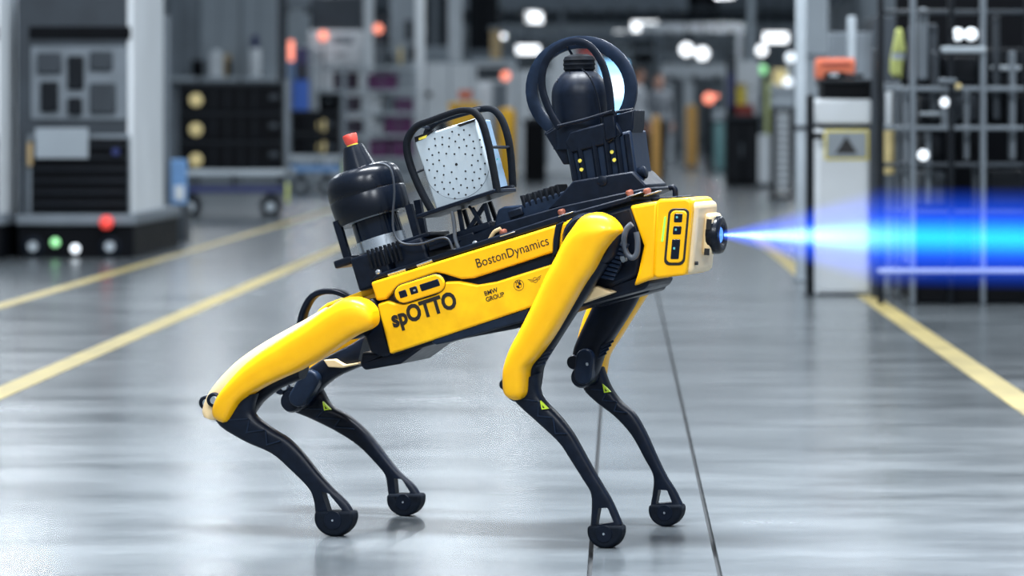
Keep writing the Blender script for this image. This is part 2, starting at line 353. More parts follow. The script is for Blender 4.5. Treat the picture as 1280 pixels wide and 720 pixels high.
unit('bottle', 'white bottle with navy cap above the black crates', 'bottle', 45.7, [C('bottle_body', 'panel_white', 311, 60, 325, 96), C('cap', 'navy', 314, 44, 322, 60, 0.03)])
unit('steel_post', 'dark steel post left of the blue kiosk', 'post', 45, [B('column', 'steel_dark', 347, -30, 358, None, 0, 0.14), B('foot_plate', 'steel_mid', 344, 228.5, 361, None, -0.04, 0.22)])
unit('kiosk', 'blue kiosk with dark screen behind the two black crates', 'kiosk', 42, [
    B('body', 'panel_grey', 357, 58, 389, None, 0.03, 0.4), B('screen', 'navy', 370, 60, 385, 100, 0, 0.04), B('screen>picture', 'steel_dark', 372, 80, 383, 98, -0.01, 0.012),
    B('front_panel', 'blue', 362, 100, 386, 138, 0, 0.04), B('side_strip', 'blue_pale', 360, 62, 369, 99, 0.0, 0.03)])
unit('beacon', 'orange signal beacon on a pole left of the blue kiosk', 'beacon', 41.6, [C('lamp', 'orange_lamp', 360, 50, 367, 76), C('pole', 'steel_mid', 362, 76, 365, None, 0.02)])
unit('assembly_machine', 'white assembly machine with grey window above the purple parts', 'machine', 50, [
    B('body', 'panel_white', 386, 38, 454, None, 0, 0.9), B('hood', 'steel_dark', 388, -4, 452, 38, 0.1, 0.7), B('window', 'panel_grey', 416, 44, 441, 56, -0.02, 0.03), B('drawer', 'panel_white', 401, 58, 451, 80, -0.03, 0.05), B('drawer>pull', 'steel_mid', 418, 66, 434, 69, -0.05, 0.03), B('side_box', 'steel_light', 389, 62, 399, 76, -0.03, 0.05)])
unit('beacon', 'orange signal beacon on the white assembly machine', 'beacon', 49.6, [S('lamp', 'orange_lamp', 404, 45, 6.5), C('pole', 'steel_mid', 402.5, 51, 405.5, None)])
unit('steel_post', 'white steel post right of the white assembly machine', 'post', 48, [B('column', 'panel_white', 455, -30, 466, None, 0, 0.16), B('foot_plate', 'steel_mid', 452, 225, 469, None, -0.05, 0.26)])
unit('monitor', 'dark wall monitor on a stand between two white posts', 'monitor', 49, [B('screen', 'steel_dark', 467, 20, 487, 52, 0, 0.06), B('screen>bezel', 'frame_black', 466, 50, 488, 54, -0.01, 0.08), B('stand', 'steel_mid', 475, 52, 479, None, 0.02, 0.06)])
unit('beacon', 'orange signal beacon in front of the dark monitor', 'beacon', 48.6, [S('lamp', 'orange_lamp', 472.5, 36, 6), C('pole', 'steel_mid', 471.3, 42, 473.7, None)])
unit('cable_trunk', 'grey cable trunk with dark fittings right of the dark monitor', 'machine', 50, [B('body', 'panel_grey', 488, -20, 517, None, 0, 0.5), B('fitting', 'steel_dark', 470, 68, 492, 76, -0.1, 0.1), B('fitting', 'frame_black', 511, 58, 519, 76, -0.06, 0.1), B('fitting', 'cream', 498, 60, 503, 80, -0.04, 0.05), B('fitting', 'steel_dark', 506, 25, 516, 50, -0.04, 0.05)])
# parts rack
RK = 44
rp = []
for x in (391, 454, 517): rp += [B('post', 'steel_light', x, 80, x + 5, None, 0, 0.06), B('post', 'steel_light', x, 80, x + 5, None, 0.7, 0.06)]
for y in (112, 140, 168, 197, 222): rp.append(B('shelf', 'steel_light', 391, y, 522, y + 4, -0.01, 0.78))
rp.append(B('shelf', 'steel_light', 391, 84, 522, 87, -0.01, 0.78))
unit('parts_rack', 'grey steel rack holding the purple parts', 'rack', RK, rp)
def bin_(lab, m, x0, y0, x1, y1, lid=True):
    P = [B('bin_body', m, x0 + 1, y0 + 2, x1 - 1, y1 - .4, 0.10, 0.5), B('bin_rim', m, x0, y0, x1, y0 + 4, 0.08, 0.54), B('bin_grip', 'steel_mid', (x0 + x1) / 2 - 4, y0 + 7, (x0 + x1) / 2 + 4, y0 + 10, 0.08, 0.03)]
    unit('parts_bin', lab, 'bin', RK, P, 'bins on the purple parts rack')
for a in [('dark purple parts bin left on the top rack shelf', 'purple_dark', 415, 90, 446, 112), ('bright purple parts bin right on the top rack shelf', 'purple', 458, 92, 496, 112),
          ('black parts bin at the left end of the second rack shelf', 'machine_black', 397, 117, 424, 140), ('narrow dark purple bin on the second rack shelf', 'purple_dark', 428, 120, 449, 140),
          ('white parts bin in the middle of the second rack shelf', 'panel_white', 460, 120, 477, 140), ('grey parts bin on the second rack shelf', 'steel_mid', 479, 121, 492, 140), ('purple parts bin at the right end of the second rack shelf', 'purple', 494, 123, 516, 140),
          ('dark purple parts bin left on the third rack shelf', 'purple_dark', 426, 149, 453, 168), ('white low parts bin on the third rack shelf', 'panel_white', 460, 155, 478, 168), ('wide purple parts bin right on the third rack shelf', 'purple', 480, 146, 516, 168),
          ('dark purple parts bin on the fourth rack shelf', 'purple_dark', 428, 176, 453, 197), ('purple parts bin in the middle of the fourth rack shelf', 'purple', 460, 174, 486, 197), ('purple parts bin at the right end of the fourth rack shelf', 'purple', 488, 172, 516, 197)]: bin_(*a)
unit('steel_post', 'white steel post right of the purple parts rack', 'post', 45.5, [B('column', 'panel_white', 519, -30, 530, None, 0, 0.16), B('foot_plate', 'steel_mid', 516, 228, 533, None, -0.05, 0.26)])
unit('wall_cabinet', 'light grey wide cabinet behind the perforated sensor box', 'cabinet', 55, [
    B('body', 'panel_grey', 531, 76, 592, None, 0, 0.7), B('door', 'panel_white', 533, 79, 561, 205, -0.02, 0.03), B('door', 'panel_white', 563, 79, 590, 205, -0.02, 0.03), D('door>lock', 'machine_black', 536, 118, 4, -0.02, 0.02), B('vent', 'steel_dark', 544, 148, 560, 170, -0.04, 0.04)])
unit('robot_arm_cell', 'dark machine cell with grey diagonal arm above the grey cabinet', 'machine', 58, [
    B('frame', 'steel_dark', 532, -30, 559, None, 0.6, 0.5), B('arm', 'steel_mid', 540, -10, 547, 60, 0.3, 0.2), B('plate', 'panel_grey', 531, 58, 560, 75, 0.2, 0.3), B('column', 'panel_white', 560, -30, 577, None, 0.3, 0.3)])
unit('switch_cabinet', 'dark switch cabinet pair high behind the sensor box', 'cabinet', 62, [
    B('body', 'machine_black', 586, -30, 622, None, 0, 0.6), B('door', 'frame_black', 588, -26, 603, 60, -0.02, 0.03), B('door', 'frame_black', 605, -26, 620, 60, -0.02, 0.03), B('ledge', 'steel_mid', 582, 62, 640, 76, -0.2, 0.8)])
unit('steel_post', 'tan steel post above the sensor box', 'post', 52, [B('column', 'tan', 613, 36, 626, None, 0, 0.16), B('cap_plate', 'steel_mid', 611, 33, 628, 37, -0.03, 0.22)])
unit('press_machine', 'grey press machine behind the yellow bollard', 'machine', 50, [
    B('body', 'panel_white', 592, 78, 642, None, 0, 0.8), B('top_plate', 'steel_light', 590, 74, 645, 80, -0.04, 0.88), B('recess', 'steel_dark', 596, 84, 636, 100, -0.01, 0.03), B('recess', 'steel_mid', 616, 104, 634, 180, -0.01, 0.03)])
unit('tank', 'white cylinder tank in front of the grey press machine', 'tank', 48.5, [C('vessel', 'panel_white', 596, 102, 613, None), C('vessel>neck', 'steel_mid', 602, 98, 607, 103, 0.08)])
unit('sign_plate', 'red sign plate above the yellow guard box', 'sign', 47.5, [B('plate', 'orange_box', 573, 113, 590, 124, 0, 0.02), B('stem', 'steel_mid', 580, 124, 583, None, 0.02, 0.03)])
unit('guard_box', 'yellow guard box behind the perforated sensor box', 'box', 40, [B('body', 'safety_yellow', 562, 132, 596, None, 0, 0.5), B('lid', 'safety_yellow', 560, 128, 598, 134, -0.02, 0.54), B('hinge', 'frame_black', 570, 136, 576, 140, -0.02, 0.02)])
unit('beacon', 'pink signal beacon on a pole above the yellow bollard', 'beacon', 48, [S('lamp', 'orange_lamp', 632, 95, 6), C('pole', 'steel_mid', 630.6, 101, 633.4, None)])
def bollard(lab, m, x0, y0, x1, Y):
    unit('bollard', lab, 'bollard', Y, [C('tube', m, x0, y0, x1, None), C('base_ring', 'steel_mid', x0 - 3, floor_py(Y) - 4, x1 + 3, None, -0.04)], 'aisle bollards')
bollard('yellow bollard seen through the gap right of the sensor box cage', 'safety_yellow', 622, 135, 644, 45)
bollard('orange bollard in the aisle right of the two people', 'safety_orange', 857, 131, 872, 61)
bollard('thin yellow bollard in front of the person in grey', 'safety_orange', 815, 144, 826, 46.5)
unit('bollard', 'teal bollard with a pale top left of the black workbench', 'bollard', 58, [C('tube', 'teal', 892, 150, 908, None), C('head', 'steel_light', 888, 137, 912, 151, -0.06), C('base_ring', 'steel_dark', 889, 211, 911, None, -0.04)], 'aisle bollards')
unit('machine_cabinet', 'white machine cabinet behind the caged camera dome', 'cabinet', 56, [B('body', 'panel_white', 646, 88, 720, None, 0, 0.8), B('door', 'panel_white', 649, 92, 666, 205, -0.02, 0.03), B('door', 'panel_grey', 668, 92, 686, 205, -0.02, 0.03), B('panel', 'panel_white', 690, 60, 718, 150, -0.03, 0.05), B('handle', 'frame_black', 664, 120, 667, 140, -0.03, 0.02)])
unit('waste_bin', 'black wheeled bin below the caged camera dome', 'bin', 47, [B('body', 'machine_black', 655, 154, 682, None, 0, 0.5), B('lid', 'frame_black', 653, 149, 684, 155, -0.02, 0.54), B('handle', 'steel_dark', 660, 146, 677, 149, 0.45, 0.05)])
unit('display', 'bright blue lit display seen through the right side of the dome cage', 'display', 52, [B('frame', 'steel_dark', 750, 74, 786, 152, 0.02, 0.1), B('screen', 'screen_blue', 752, 77, 784, 148, 0, 0.03), B('screen>picture', 'white_lamp_soft', 756, 96, 780, 122, -0.01, 0.012), B('stand', 'steel_mid', 765, 152, 771, None, 0.04, 0.06), B('foot', 'steel_mid', 752, 219, 784, None, -0.1, 0.4)])
unit('machine_cabinet', 'pale grey machine cabinet left of the two walking people', 'cabinet', 66, [B('body', 'panel_grey', 722, 70, 750, None, 0, 0.8), B('door', 'panel_white', 725, 76, 747, 196, -0.02, 0.03), B('red_strip', 'red', 724, 62, 748, 70, 0, 0.5)])

# ------------------------------------------------------------------ overhead and far end
def portal(lab, Y, x0, x1, yt, yb, m, posts, dp=0.3):
    P = [B('beam', m, x0, yt, x1, yb, 0, dp)]
    for (a, b) in posts: P.append(B('leg', m, a, yb - 1, b, None, 0.02, dp * .8))
    h = yb - yt
    n = max(3, int((x1 - x0) / 26))
    for k in range(n): P.append(B('bracket', 'steel_dark', x0 + (k + .3) * (x1 - x0) / n, yb - h * .15, x0 + (k + .55) * (x1 - x0) / n, yb + h * .35, -0.05, dp * .7))
    unit('gantry', lab, 'gantry', Y, P, 'overhead steel gantries')
portal('light grey overhead gantry across the aisle at lamp height', 84, 800, 930, 29, 41, 'panel_white', [(921, 928)])
portal('broad pale gantry above the orange bollard', 76, 826, 914, 80, 97, 'panel_white', [(832, 841), (855, 867), (906, 912)])
portal('dark overhead gantry above the camera dome', 92, 640, 830, 40, 52, 'steel_mid', [(642, 648), (822, 828)])
portal('dark upper gantry at the top of the picture', 74, 560, 860, -10, 14, 'steel_mid', [(700, 706)])
portal('grey conveyor gantry behind the dome cage', 102, 690, 900, 66, 76, 'steel_light', [(694, 699), (893, 898)])
portal('mid grey gantry high over the grey cabinets at left', 54, 180, 400, -8, 10, 'steel_mid', [(182, 188), (392, 398)])
unit('duct', 'dark ventilation duct hanging above the two round lamps', 'duct', 96, [B('duct_body', 'machine_black', 835, -20, 898, 20, 0, 1.2), B('flange', 'steel_dark', 832, 8, 901, 14, -0.05, 1.3), B('hanger', 'steel_dark', 862, 18, 866, None, 0.6, 0.1)])
unit('duct', 'black drop-shaped duct left of the two round lamps', 'duct', 88, [B('duct_body', 'machine_black', 790, 52, 818, 76, 0, 0.8), B('flange', 'steel_mid', 788, 60, 820, 66, -0.05, 0.9), B('hanger', 'steel_dark', 802, 70, 806, None, 0.5, 0.1)])
def lamp(lab, kind, x, y, w, h, Y):
    P = ([S('bulb', 'white_lamp', x, y, w)] if kind == 'ball' else [B('tube', 'white_lamp', x - w, y - h, x + w, y + h, 0, 0.2)])
    P += [B('shade', 'steel_dark', x - w * 1.1, y - (w if kind == 'ball' else h) - 3, x + w * 1.1, y - (w if kind == 'ball' else h) - 0.5, -0.05, 0.3), B('stem', 'steel_dark', x - 1, max(-40, CY - (5.2 - H) / (Y + .1) * FPX), x + 1, y - (w if kind == 'ball' else h) - 2, 0.1, 0.05)]
    unit('hall_lamp', lab, 'lamp', Y, P, 'bright hall lamps')
lamp('bright strip lamp left of the camera dome cage', 'strip', 660, 62, 14, 5, 90)
lamp('bright round lamp, left one of the close pair', 'ball', 858, 62, 8, 8, 82)
lamp('bright round lamp, right one of the close pair', 'ball', 878, 67, 8, 8, 82)
lamp('bright round lamp right of the close pair, by the grey post', 'ball', 952, 63, 6.5, 6, 80)
lamp('bright broad strip lamp near the grey column at upper right', 'strip', 970, 47, 15, 6, 78)
lamp('strip lamp at the top of the picture above the walking people', 'strip', 806, 33, 16, 6, 92)
lamp('faint strip lamp at top centre above the dome cage', 'strip', 668, 22, 10, 6, 98)
lamp('bright round lamp above the orange box', 'ball', 1045, 66, 5, 5, 24)
lamp('bright strip lamp at the very top centre', 'strip', 757, 3, 8, 4, 86)

# ------------------------------------------------------------------ right of the aisle
unit('steel_post', 'grey steel post behind the black workbench', 'post', 50, [B('column', 'steel_light', 935, -30, 943, None, 0, 0.12), B('foot_plate', 'steel_mid', 932, 221, 946, None, -0.04, 0.2)])
unit('workbench', 'black workbench cabinet with red box on top', 'workbench', 44, [
    B('body', 'machine_black', 908, 148, 950, None, 0, 0.8), B('worktop', 'steel_dark', 905, 144, 953, 149, -0.05, 0.9), B('door', 'frame_black', 910, 153, 928, 226, -0.02, 0.03), B('door', 'frame_black', 930, 153, 948, 226, -0.02, 0.03), B('handle', 'steel_mid', 926, 180, 928, 196, -0.04, 0.02), B('rear_panel', 'steel_dark', 908, 70, 920, 145, 0.7, 0.08), B('rear_panel', 'panel_white', 920, 76, 950, 145, 0.72, 0.06)])
unit('tool_box', 'dark red box on the black workbench', 'box', 44, [B('box_body', 'red_dark', 921, 134, 942, 144, 0.05, 0.3), B('box_lid', 'red_dark', 920.5, 131, 943, 135, 0.03, 0.34)])
unit('tool_box', 'yellow box standing on the workbench behind the red box', 'box', 44, [B('box_body', 'dot_yellow', 921, 108, 932, 144, 0.42, 0.2), B('box_lid', 'tan', 920, 104, 933, 109, 0.41, 0.22)])
unit('monitor', 'narrow black monitor on the left end of the black workbench', 'monitor', 44, [B('screen', 'navy', 909, 92, 919, 134, 0.3, 0.05), B('foot', 'machine_black', 908, 134, 918, 144, 0.28, 0.1)])
unit('roll', 'white roll standing on the workbench right of the yellow box', 'roll', 44, [C('roll_body', 'panel_white', 934, 112, 946, 144, 0.4), C('roll_core', 'steel_dark', 938, 109, 942, 113, 0.45)])
unit('beacon', 'green signal beacon on a pole behind the white panel', 'beacon', 50, [S('lamp', 'green_lamp', 953, 87, 6), C('pole', 'steel_mid', 951.6, 93, 954.4, None)])
unit('steel_post', 'thin yellow post right of the green beacon', 'post', 52, [B('column', 'hivis', 957, 96, 961, None, 0, 0.06), B('cap_plate', 'steel_mid', 956, 93, 962, 97, -0.02, 0.1)])
unit('beacon', 'pink signal beacon on a dark pole by the teal bollard', 'beacon', 56, [S('lamp', 'orange_lamp', 886, 123, 7), B('bracket', 'orange_lamp', 888, 118, 898, 122, 0, 0.06), C('pole', 'frame_black', 882, 129, 890, None)])
unit('barrier_panel', 'plain white barrier panel beside the black workbench', 'panel', 42, [B('sheet', 'panel_white', 948, 168, 963, 230, 0, 0.05), B('foot', 'steel_dark', 946, 229, 965, None, -0.15, 0.35)])
P = [B('frame', 'machine_black', 964, 136, 970, None, 0, 0.08), B('frame', 'machine_black', 987, 136, 993, None, 0, 0.08), B('frame', 'machine_black', 964, 134, 993, 139, 0, 0.08), B('back', 'panel_grey', 970, 139, 987, 238, 0.04, 0.02), B('foot', 'frame_black', 961, 244, 996, None, -0.2, 0.45)]
for k in range(11): P.append(B('rung', 'panel_white', 970, 141 + k * 8.8, 987, 147.5 + k * 8.8, 0.0, 0.04))
unit('ladder_panel', 'white rung panel in a black frame left of the grey column', 'panel', 36, P)
unit('control_desk', 'pale control desk with cream panel above the rung panel', 'desk', 55, [B('body', 'panel_grey', 964, 112, 994, None, 0, 0.7), B('panel', 'cream', 966, 86, 984, 108, 0.1, 0.1), B('panel', 'panel_grey', 962, 106, 996, 114, -0.05, 0.8), S('lamp', 'white_lamp_soft', 985, 103, 6, 0.0), S('lamp', 'white_lamp_soft', 988, 72, 6, 0.1), B('mast', 'steel_light', 985, 66, 991, 112, 0.12, 0.08)])
unit('steel_post', 'tall light grey steel post left of the grey electrical cabinet', 'post', 16.8, [B('column', 'steel_light', 995, -40, 1008, None, 0, 0.07), B('foot_plate', 'steel_mid', 991, 349, 1012, None, -0.03, 0.14), B('clamp', 'steel_dark', 993, 156, 1010, 162, -0.01, 0.09)])
unit('steel_column', 'broad grey steel column behind the orange box', 'column', 25, [B('column', 'panel_grey', 1006, -40, 1035, None, 0, 0.25), B('flange', 'steel_mid', 1003, 66, 1038, 72, -0.02, 0.3)])
unit('steel_post', 'dark post standing right beside the grey electrical cabinet on its left', 'post', 15.3, [B('column', 'frame_black', 1008, 118, 1018, None, 0, 0.05), B('hook', 'machine_black', 1012, 166, 1030, 174, -0.03, 0.05), B('foot_plate', 'steel_dark', 1005, 369, 1021, None, -0.02, 0.1)])
unit('electrical_cabinet', 'light grey electrical cabinet with a warning sign right of the robot', 'cabinet', 15.4, [
    B('body', 'panel_white', 1020, 161, 1087, None, 0, 0.45), B('top_box', 'panel_white', 1019, 124, 1089, 155, -0.01, 0.47), B('gap', 'machine_black', 1023, 154, 1086, 162, 0.01, 0.42), B('door', 'panel_white', 1024, 164, 1085, 364, -0.012, 0.02),
    B('sign', 'dot_yellow', 1031, 162.5, 1086, 200, -0.02, 0.01), B('sign>sign_face', 'panel_grey', 1033.5, 165, 1083.5, 197.5, -0.024, 0.008), B('plinth', 'steel_dark', 1022, 366, 1086, None, -0.004, 0.4)])
b = W(1058, 190, 15.36); tri = MB().prism([W(1044, 192, 15.372), W(1072, 192, 15.372), W(1058, 170, 15.372)], (0, 0.004, 0)).build('warning_triangle', 'ink', None)
tri.parent = [o for o in bpy.data.objects if o.name == 'electrical_cabinet'][0]; tri.matrix_parent_inverse = Matrix.Translation(-tri.parent.location)
unit('tray', 'black tray on top of the grey electrical cabinet', 'tray', 15.4, [B('tray_body', 'machine_black', 1029, 104, 1092, 124, 0.0, 0.42), B('tray_rim', 'frame_black', 1026, 99, 1094, 105, -0.02, 0.46)])
unit('carton', 'orange carton standing on the black tray', 'box', 15.45, [B('carton_body', 'orange_box', 1021, 74, 1069, 99, 0.05, 0.2), B('print_strip', 'red_dark', 1027, 78, 1063, 82, 0.046, 0.01), B('flap', 'orange_box', 1022, 72.5, 1068, 74.5, 0.06, 0.18)])
unit('tool', 'black hand tool lying in front of the orange carton', 'tool', 15.4, [B('tool_body', 'machine_black', 1031, 90, 1058, 99, 0.0, 0.05), B('tool_grip', 'frame_black', 1056, 92, 1080, 98, 0.0, 0.04), B('tool_tip', 'steel_light', 1037, 92, 1048, 96, -0.008, 0.012)])
unit('guard_fence', 'dark guard fence post pair with cream tube beside the cabinet', 'fence', 15.2, [
    B('post', 'steel_dark', 1090, 60, 1097, None, 0, 0.05), B('post', 'steel_mid', 1121, 100, 1126, None, 0.02, 0.05), B('rail', 'steel_mid', 1090, 104, 1127, 108, 0.01, 0.04), B('rail', 'steel_mid', 1090, 155, 1127, 159, 0.01, 0.04),
    C('tube', 'panel_white', 1107, 112, 1117, 156), C('tube', 'cream', 1105, 160, 1119, 218), C('tube>tube_stem', 'steel_mid', 1109, 218, 1115, None, 0.01), B('foot', 'steel_dark', 1086, 374, 1130, None, -0.05, 0.2)])
vst = [W(x, y, 15.15) for x, y in ((1121, 36), (1127, 35), (1130, 48), (1133, 62), (1129, 78), (1127, 99), (1123, 92), (1118, 97), (1113, 90), (1114, 72), (1118, 52))]
vo = empty('hanging_vest', (vst[5].x, 15.15, vst[5].z), 0, 'yellow green safety vest hanging on the guard fence rail', 'vest')
o = MB().prism([v - vo.location for v in vst], (0, 0.05, 0)).build('vest_cloth', 'hivis', vo, 0.012)
o = MB().box((W(1115, 70, 15.15).x - vo.location.x, -0.004, W(1115, 74, 15.15).z - vo.location.z), (W(1131, 70, 15.15).x - vo.location.x, 0.054, W(1115, 66, 15.15).z - vo.location.z)).build('reflective_band', 'silver', vo)
# big machine cell at the right edge
P = []
for x in (1098, 1138, 1186, 1226, 1282, 1330): P.append(B('post', 'steel_mid' if x in (1138, 1226) else 'frame_black', x, -40, x + 7, None, 0, 0.06))
for y, m in ((12, 'steel_dark'), (108, 'steel_mid'), (157, 'steel_mid'), (203, 'steel_dark'), (262, 'steel_dark')): P.append(B('rail', m, 1098, y, 1337, y + 6, 0.01, 0.06))
P += [B('kick_rail', 'steel_light', 1098, 336, 1337, 342, -0.04, 0.08), B('base', 'machine_black', 1146, 346, 1337, None, 0.1, 1.5), B('lower_panel', 'machine_black', 1130, 270, 1337, 340, 0.3, 0.05)]
P += [B('back_panel', 'machine_black', 1120, -40, 1345, 350, 1.3, 0.05)]
for k, (a, b_, c, d, m) in enumerate([(1150, 120, 1182, 155, 'frame_black'), (1195, 118, 1222, 150, 'steel_dark'), (1150, 168, 1178, 200, 'frame_black'), (1234, 60, 1280, 104, 'frame_black'), (1196, 165, 1224, 202, 'machine_black'), (1236, 118, 1278, 155, 'machine_black'), (1146, 30, 1172, 100, 'steel_dark'), (1180, 70, 1222, 104, 'frame_black'), (1236, 212, 1280, 258, 'frame_black'), (1150, 214, 1182, 258, 'steel_dark')]):
    P.append(B('module', m, a, b_, c, d, 0.25 + 0.05 * (k % 3), 0.5))
for k, (a, b_, c, d, m) in enumerate([(1148, 10, 1160, 100, 'steel_mid'), (1164, 64, 1174, 150, 'steel_dark'), (1206, 112, 1212, 200, 'steel_mid'), (1242, 20, 1250, 150, 'steel_dark'), (1262, 64, 1270, 200, 'steel_mid'), (1158, 166, 1164, 256, 'steel_mid'), (1216, 205, 1222, 330, 'steel_dark'), (1130, 112, 1136, 330, 'steel_mid'), (1240, 82, 1276, 88, 'steel_light'), (1150, 140, 1182, 144, 'steel_light')]):
    P.append(B('conduit', m, a, b_, c, d, 0.12 + 0.02 * (k % 3), 0.06))
P += [B('strip_cover', 'steel_light', 1177, 58, 1233, 66, -0.02, 0.06), S('lamp', 'white_lamp_soft', 1197, 43, 8, 0.1), S('lamp', 'white_lamp_soft', 1214, 43, 8, 0.1), B('hose_arm', 'steel_mid', 1178, 118, 1194, 160, 0.05, 0.08), B('hose_arm', 'steel_light', 1186, 168, 1193, 200, 0.05, 0.06),
      S('gauge', 'white_lamp_soft', 1154, 194, 7, 0.02), S('gauge', 'white_lamp_soft', 1181, 128, 6, 0.02), S('gauge', 'cream', 1198, 108, 4, -0.02), B('cover', 'steel_mid', 1174, 98, 1196, 104, -0.02, 0.06)]
unit('machine_cell', 'black framed machine cell with rails and modules at the right edge', 'machine', 14.6, P)
unit('machine_cabinet', 'dark grey machine behind the fence, left of the machine cell', 'cabinet', 19, [B('body', 'steel_dark', 1092, 20, 1124, None, 0, 0.8), B('door', 'steel_mid', 1036, 40, 1100, 120, 0.1, 0.1), B('pipe', 'steel_light', 1060, 20, 1070, 80, -0.1, 0.1)])

# ------------------------------------------------------------------ people
def limb(mb, pts, n=12):          # pts: (point, radius, flatten)
    P_ = [Vector(p[0]) for p in pts]; rs = []
    for i, p in enumerate(P_):
        d = (P_[min(i + 1, len(P_) - 1)] - P_[max(i - 1, 0)]).normalized()
        u = Vector((1, 0, 0)); u = (u - d * u.dot(d)).normalized() if abs(d.x) < .95 else Vector((0, 1, 0)); w = d.cross(u)
        r = pts[i][1]; fl_ = pts[i][2] if len(pts[i]) > 2 else 1.0
        rs.append([p + u * r * math.cos(2 * math.pi * j / n) + w * r * fl_ * math.sin(2 * math.pi * j / n) for j in range(n)])
    mb.rings(rs)
def person(label, pxf, Y, hgt, rz, shirt, stride):
    X = (pxf - CX) / FPX * Y; s = hgt / 1.75
    t = empty('person', (X, Y, 0), rz, label, 'person', 'people in the aisle')
    mb = MB()
    limb(mb, [((0, 0, .86), .13, .8), ((0, 0, .95), .165, .68), ((0, 0, 1.08), .145, .66), ((0, -.01, 1.25), .175, .64), ((0, 0, 1.40), .185, .56), ((0, .01, 1.46), .11, .6), ((0, .01, 1.50), .056)], 16)
    limb(mb, [((0, .01, 1.44), .058), ((0, -.005, 1.56), .055)])
    limb(mb, [((0, -.01, 1.515), .045), ((0, -.015, 1.55), .066, 1.15), ((0, -.01, 1.62), .078, 1.2), ((0, 0, 1.69), .076, 1.22), ((0, 0, 1.735), .05, 1.2), ((0, 0, 1.75), .015)], 14)
    limb(mb, [((0, -.085, 1.645), .010), ((0, -.115, 1.605), .014), ((0, -.09, 1.595), .012)], 8)
    for sx in (-1, 1): limb(mb, [((sx * .078, .01, 1.60), .012), ((sx * .086, .015, 1.635), .020, .6), ((sx * .078, .01, 1.66), .01)], 8)
    for sx, st in ((-1, stride), (1, -stride)):
        limb(mb, [((sx * .09, 0, .93), .095), ((sx * .10, -st * .35, .70), .082), ((sx * .10, -st * .6 - .02, .48), .058), ((sx * .10, -st * .75, .32), .056), ((sx * .10, -st + .0, .09), .040)])
        limb(mb, [((sx * .10, -st + .06, .045), .042, .9), ((sx * .105, -st - .06, .045), .046, .85), ((sx * .11, -st - .17, .032), .036, .7)], 10)
        ax = st * .5
        limb(mb, [((sx * .17, .01, 1.41), .060), ((sx * .215, .03 + ax * .3, 1.28), .052), ((sx * .235, .05 + ax * .6, 1.13), .042), ((sx * .235, .0 + ax * .8, 1.0), .038), ((sx * .23, -.05 + ax, .885), .028)])
        hx, hy = sx * .23, -.05 + ax
        limb(mb, [((hx, hy, .89), .030, .6), ((hx, hy - .005, .85), .040, .5), ((hx, hy - .01, .80), .038, .45)], 10)
        for q, (oy, ln) in enumerate(((-.030, .075), (-.011, .088), (.010, .082), (.029, .064))):
            limb(mb, [((hx, hy + oy, .81), .0105), ((hx - sx * .008, hy + oy, .81 - ln * .55), .0095), ((hx - sx * .02, hy + oy, .81 - ln), .008)], 8)
        limb(mb, [((hx, hy - .03, .855), .013), ((hx - sx * .012, hy - .055, .825), .011), ((hx - sx * .018, hy - .06, .795), .009)], 8)
    mb.v = [(x * s, y * s, z * s) for x, y, z in mb.v]
    o = mb.build('body', shirt, t, smooth=0)
    rm = o.modifiers.new('remesh', 'REMESH'); rm.mode = 'VOXEL'; rm.voxel_size = 0.011; rm.use_smooth_shade = True
    dg = bpy.context.evaluated_depsgraph_get(); me = bpy.data.meshes.new_from_object(o.evaluated_get(dg)); o.modifiers.clear(); o.data = me
    me.materials.clear()
    for m in (shirt, 'trousers', 'skin'): me.materials.append(M[m])
    for f in me.polygons:
        c = f.center / s
        f.material_index = 2 if c.z > 1.485 or (c.z < .90 and abs(c.x) > .175) else (1 if c.z < .97 and abs(c.x) < .175 else 0)
        f.use_smooth = True
    hb = MB(); limb(hb, [((0, .02, 1.60), .080, 1.1), ((0, .012, 1.66), .086, 1.2), ((0, .008, 1.72), .076, 1.2), ((0, .005, 1.765), .03, 1.2)], 14)
    hb.v = [(x * s, y * s, z * s) for x, y, z in hb.v if True]
    hb.build('hair', 'hair', t)
    return t
person('person in white shirt and black trousers walking behind the robot', 798, 48.5, 1.84, R(75), 'shirt_white', 0.24)
person('person in grey work clothes standing behind the thin yellow bollard', 823, 52, 1.80, R(20), 'shirt_grey', 0.04)

# ------------------------------------------------------------------ the robot dog
PSI = R(18.5); OX, OY = -0.257, 6.447
FW = Vector((math.cos(PSI), -math.sin(PSI), 0)); LT = Vector((math.sin(PSI), math.cos(PSI), 0)); O3 = Vector((OX, OY, 0))
def bp(px, py, v):                      # point of the robot's own frame: picture point carried onto its lengthwise plane y = v
    d = Vector(((px - CX) / FPX, 1.0, -(py - CY) / FPX)); c = Vector((0, 0, H))
    t = (v - (c - O3).dot(LT)) / d.dot(LT); p = c + d * t - O3
    return Vector((p.dot(FW), v, p.z))
def bps(poly, v): return [bp(x, y, v) for x, y in poly]
SC = 575.0                              # px per metre at the robot
dog = empty('robot_dog', O3, -PSI, 'yellow and black four-legged robot dog with sensor payloads on its back', 'robot')
def part(name): return empty_part(name, dog)
def grp(name, parent=dog):
    o = bpy.data.objects.new(name, None); o.empty_display_size = 0.05; col.objects.link(o); o.parent = parent; return o
def plate(name, m, poly, v0, v1, parent, bevel=0.003, seg=2, vref=None):
    return MB().prism(bps(poly, v0), (0, v1 - v0, 0)).build(name, m, parent, bevel, seg)
